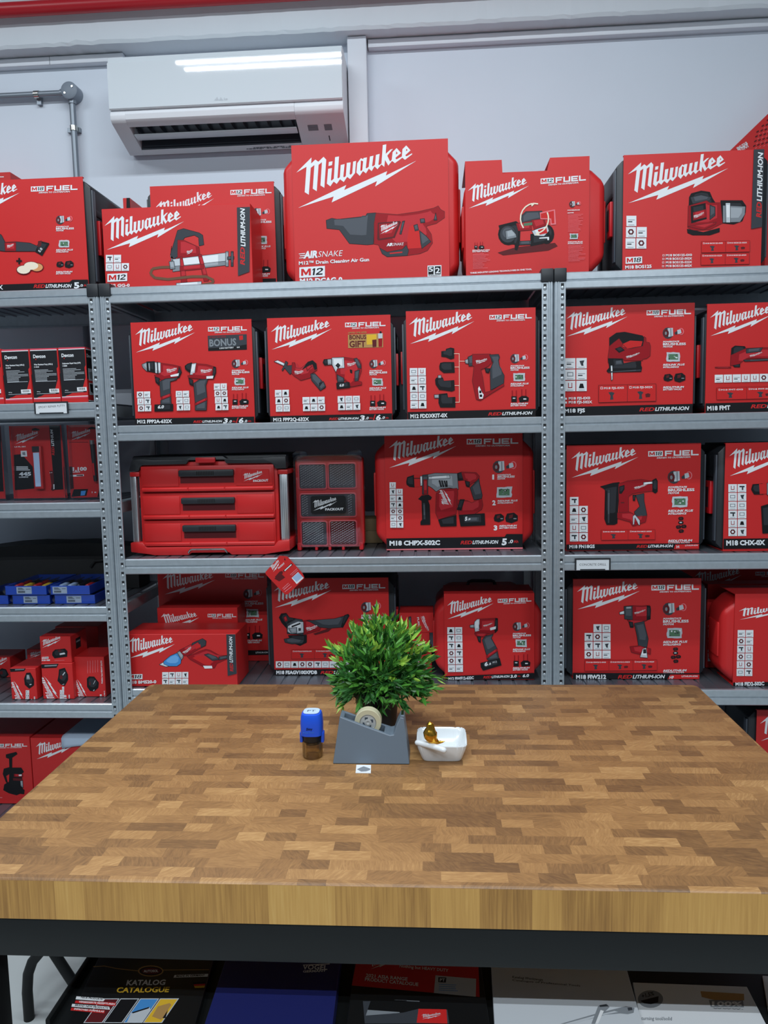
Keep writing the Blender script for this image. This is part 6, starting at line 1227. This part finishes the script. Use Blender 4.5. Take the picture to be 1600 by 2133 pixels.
yb_ = yy; path = [k(1308, 335, yb_), k(1285, 342, yb_), k(1255, 345, yb_), k(1225, 335, yb_), k(1203, 312, yb_), k(1188, 285, yb_), k(1182, 262, yb_), k(1186, 238, yb_), k(1188, 218, yb_), k(1186, 200, yb_), k(1183, 188, yb_), k(1181, 178, yb_), k(1180, 168, yb_)]
mb = MB(); mb.tube(path, [.0006, .002, .0035, .0072, .0118, .0138, .0130, .0100, .0077, .0074, .0062, .0022, .0004], 'gold', 20); 
mb.build('bird_figure', t, label='shiny gold bird')
# ================================================================ papers on the lower shelf of the workbench
def flat(name, c, z, th, m, label, cat, draw=None, mats=None):
    q = [hZ(u, v, z+th) for u, v in c]; t = thing(name, (sum(a.x for a in q)/4, sum(a.y for a in q)/4, z), label, cat)
    mb = MB(); mb.prism([(a.x, a.y) for a in q[::-1]], z, z+th, m, 'Z', .0006, 1)
    pr = Pr((0, 0, 1), 0, None, lambda x, y, lay: (lambda w_: Vector((w_.x, w_.y, z+th+lay-.0003)))(hZ(x, y, z+th)))
    if draw: draw(pr)
    for k_, g in pr.p.items():                      # faces look up
        for i, f in enumerate(g.f):
            a, b_, c_ = (Vector(g.v[f[j]]) for j in (0, 1, 2))
            if (b_-a).cross(c_-a).z < 0: g.f[i] = f[::-1]
    parts(pr, mb, 'cover', t); return t
zz = TZ+.0006
def ext(c, k): # continue both side edges of a sheet below the picture to its true length
    (a, b, c2, d) = c; return [a, b, (c2[0]+(c2[0]-b[0])*k, c2[1]+(c2[1]-b[1])*k), (d[0]+(d[0]-a[0])*k, d[1]+(d[1]-a[1])*k)]
def fcat(p):
    X = lambda x, y: (x/2.857, 1880+y/2.857)
    T_ = lambda s, x0, y0, x1, y1, h, c='W', b=.03, sh=.25: p.text(s, *X(x0, y0), *X(x1, y1), h/2.857, c, b, sh)
    def PL(c, s): p.poly(c, [X(*q) for q in pp(s)], 'print')
    def E(c, cx, cy_, a, b): p.poly(c, [X(cx+a*math.cos(i*.2618), cy_+b*math.sin(i*.2618)) for i in range(24)], 'print')
    PL('T', '555,380 620,376 700,392 820,405 820,409 700,396 620,380 555,384'); PL('T', '970,400 1245,398 1245,402 970,404')
    E('T', 897, 408, 76, 33); E('K', 897, 408, 68, 27); E('M', 900, 408, 58, 20); T_('AUTOSOL', 855, 416, 942, 414, 14, 'W', .03, 0)
    T_('KATALOG', 750, 493, 988, 490, 30); T_('CATALOGUE', 695, 536, 1012, 533, 30, 'Y')
    PL('W', '1040,432 1240,425 1236,442 1032,448'); T_('MADE IN GERMANY', 1048, 444, 1222, 438, 11, 'K', .03)
    PL('K', '1150,475 1225,472 1222,485 1152,488'); PL('r', '1152,488 1222,484 1220,495 1155,498'); PL('Y', '1155,498 1220,495 1216,508 1160,510')
    for i, c in enumerate(('M', 'K', 'B', 'Y')):
        a = 600+i*118; PL('L', '%f,572 %f,572 %f,718 %f,718' % (a, a+112, a+10, a-104)); PL(c, '%f,577 %f,577 %f,714 %f,714' % (a+2, a+103, a+6, a-96))
    PL('L', '780,660 890,625 895,640 850,714 755,714'); PL('K', '785,655 890,622 885,632 790,662'); PL('K', '955,690 985,640 1000,640 985,690'); PL('T', '905,680 940,620 1010,600 1020,610 960,700')
    PL('W', '455,560 610,570 625,578 615,590 450,578'); T_('NEUE PRODUKTE', 480, 570, 612, 582, 10, 'K'); PL('r', '450,585 690,598 688,618 445,600'); T_('VERBESSERTE REZEPTUREN', 470, 597, 685, 612, 10); PL('W', '430,605 650,622 655,640 425,622'); T_('BRAND NEW PRODUCTS', 445, 618, 645, 636, 11, 'K'); PL('r', '425,628 625,645 622,662 420,644'); T_('IMPROVED FORMULAS', 440, 640, 620, 656, 10)
flat('catalogue', ext([(222, 1960), (455, 1962), (407, 2133), (140, 2133)], .3), zz, .012, 'cat_black', 'glossy black catalogue with car pictures on the lower shelf of the workbench', 'catalogue', fcat)
def fnav(p):
    T_ = lambda s, x0, y0, x1, y1, h, b=.03: p.text(s, 400+x0/2.5, 1880+y0/2.5, 400+x1/2.5, 1880+y1/2.5, h/2.5, 'W', b, .1)
    T_('VOGEL', 578, 348, 705, 350, 24, .02); p.poly('W', [(400+578/2.5, 1880+324/2.5), (400+718/2.5, 1880+318/2.5), (400+716/2.5, 1880+322/2.5), (400+580/2.5, 1880+328/2.5)]); T_('GERMANY', 578, 365, 700, 360, 11, .03)
flat('ring_binder', ext([(478, 1975), (712, 1975), (693, 2133), (426, 2133)], .6), zz, .03, 'navy', 'dark blue catalogue folder with white lettering, beside the black catalogue', 'folder', fnav)
def fred(p):
    X = lambda x, y: (400+x/2.5, 1880+y/2.5); T_ = lambda s, x0, y0, x1, y1, h, c='W', b=.02, sh=0: p.text(s, *X(x0, y0), *X(x1, y1), h/2.5, c, b, sh)
    p.poly('red_card', [X(*q) for q in pp('862,270 1490,280 1498,492 832,432')], 'print'); p.logo(X(925, 315), X(1090, 285), X(930, 348)); T_('Nothing but HEAVY DUTY', 1080, 338, 1335, 362, 15)
    T_('2021 ASIA RANGE', 905, 388, 1122, 408, 17); T_('PRODUCT CATALOGUE', 900, 408, 1178, 436, 17)
    p.poly('L', [X(*q) for q in pp('1268,380 1480,398 1478,492 1260,472')]); p.poly('K', [X(*q) for q in pp('1283,390 1325,392 1322,418 1283,416')]); T_('PT', 1290, 412, 1318, 413, 16, 'W'); p.lines(*X(1285, 425), 50, 4, 4, .05, 1.2, 'B')
    p.poly('G', [X(*q) for q in pp('1055,508 1120,510 1185,514 1185,518 1120,515 1055,512')]); p.poly('G', [X(*q) for q in pp('910,560 1080,572 1100,600 905,590')]); p.poly('D', [X(*q) for q in pp('890,515 930,515 905,590 1100,575 1180,555 1330,560 1340,632 900,632')]); p.poly('red_card', [X(*q) for q in pp('1180,555 1325,558 1330,632 1170,628')]); p.logo(X(1195, 590), X(1300, 585), X(1198, 610), 'print', 'L'); p.poly('K', [X(*q) for q in pp('1055,510 1120,512 1118,515 1055,514')])
flat('catalogue', ext([(742, 1980), (998, 1986), (1020, 2133), (722, 2133)], .55), zz, .014, 'cat_black', 'red and black product catalogue with a white address sticker, middle of the lower shelf', 'catalogue', fred)
def fgr(p):
    X = lambda x, y: (960+x/2.5, 1880+y/2.5); T_ = lambda s, x0, y0, x1, y1, h: p.text(s, *X(x0, y0), *X(x1, y1), h/2.5, 'D', .01)
    T_('Katalog Werkzeuge', 268, 393, 428, 408, 12); T_('Catalogue of Professional Tools', 268, 408, 622, 438, 9)
    def PL(c, s): p.poly(c, [X(*q) for q in pp(s)], 'print')
    PL('G', '520,632 700,580 860,540 905,548 900,575 870,582 830,578 750,585 590,632'); PL('L', '540,632 700,588 800,565 820,570 720,590 600,632'); PL('D', '868,548 890,546 895,560 872,564'); PL('G', '680,632 715,540 760,528 775,545 740,580 712,632'); PL('W', '700,632 728,560 745,565 715,632'); PL('D', '722,535 755,530 770,540 725,545')
flat('catalogue', ext([(1022, 1990), (1300, 1998), (1338, 2133), (1030, 2133)], .5), zz, .016, 'paper_grey', 'grey catalogue with spanners pictured on the lower shelf of the workbench', 'catalogue', fgr)
def fwh(p):
    X = lambda x, y: (960+x/2.5, 1880+y/2.5)
    def PL(c, s): p.poly(c, [X(*q) for q in pp(s)], 'print')
    def E(c, cx, cy_, a, b): p.poly(c, [X(cx+a*math.cos(i*.2618), cy_+b*math.sin(i*.2618)) for i in range(24)], 'print')
    E('G', 988, 503, 66, 46); PL('K', '935,512 1030,488 1028,520 990,530 955,525'); p.text('+1,5%', *X(945, 498), *X(1008, 482), 8, 'K', .02)
    PL('T', '1248,462 1475,476 1476,510 1320,508 1255,492'); PL('G', '1292,508 1470,510 1475,546 1302,544'); p.text('100%', *X(1308, 538), *X(1465, 540), 9, 'W', .03); p.text('www.', *X(1310, 553), *X(1472, 558), 2.5, 'D'); p.text('turning tool/solid', *X(940, 612), *X(1100, 614), 7, 'G')
flat('brochure', ext([(1318, 2046), (1556, 2055), (1596, 2133), (1335, 2133)], .5), zz, .006, 'paper_white', 'white brochure with a round badge and orange label, right end of the lower shelf', 'brochure', fwh)
flat('paper_sheet', [(1588, 2032), (1680, 2036), (1760, 2180), (1612, 2175)], zz, .003, 'paper_white', 'white paper just in view at the right end of the lower shelf', 'paper')
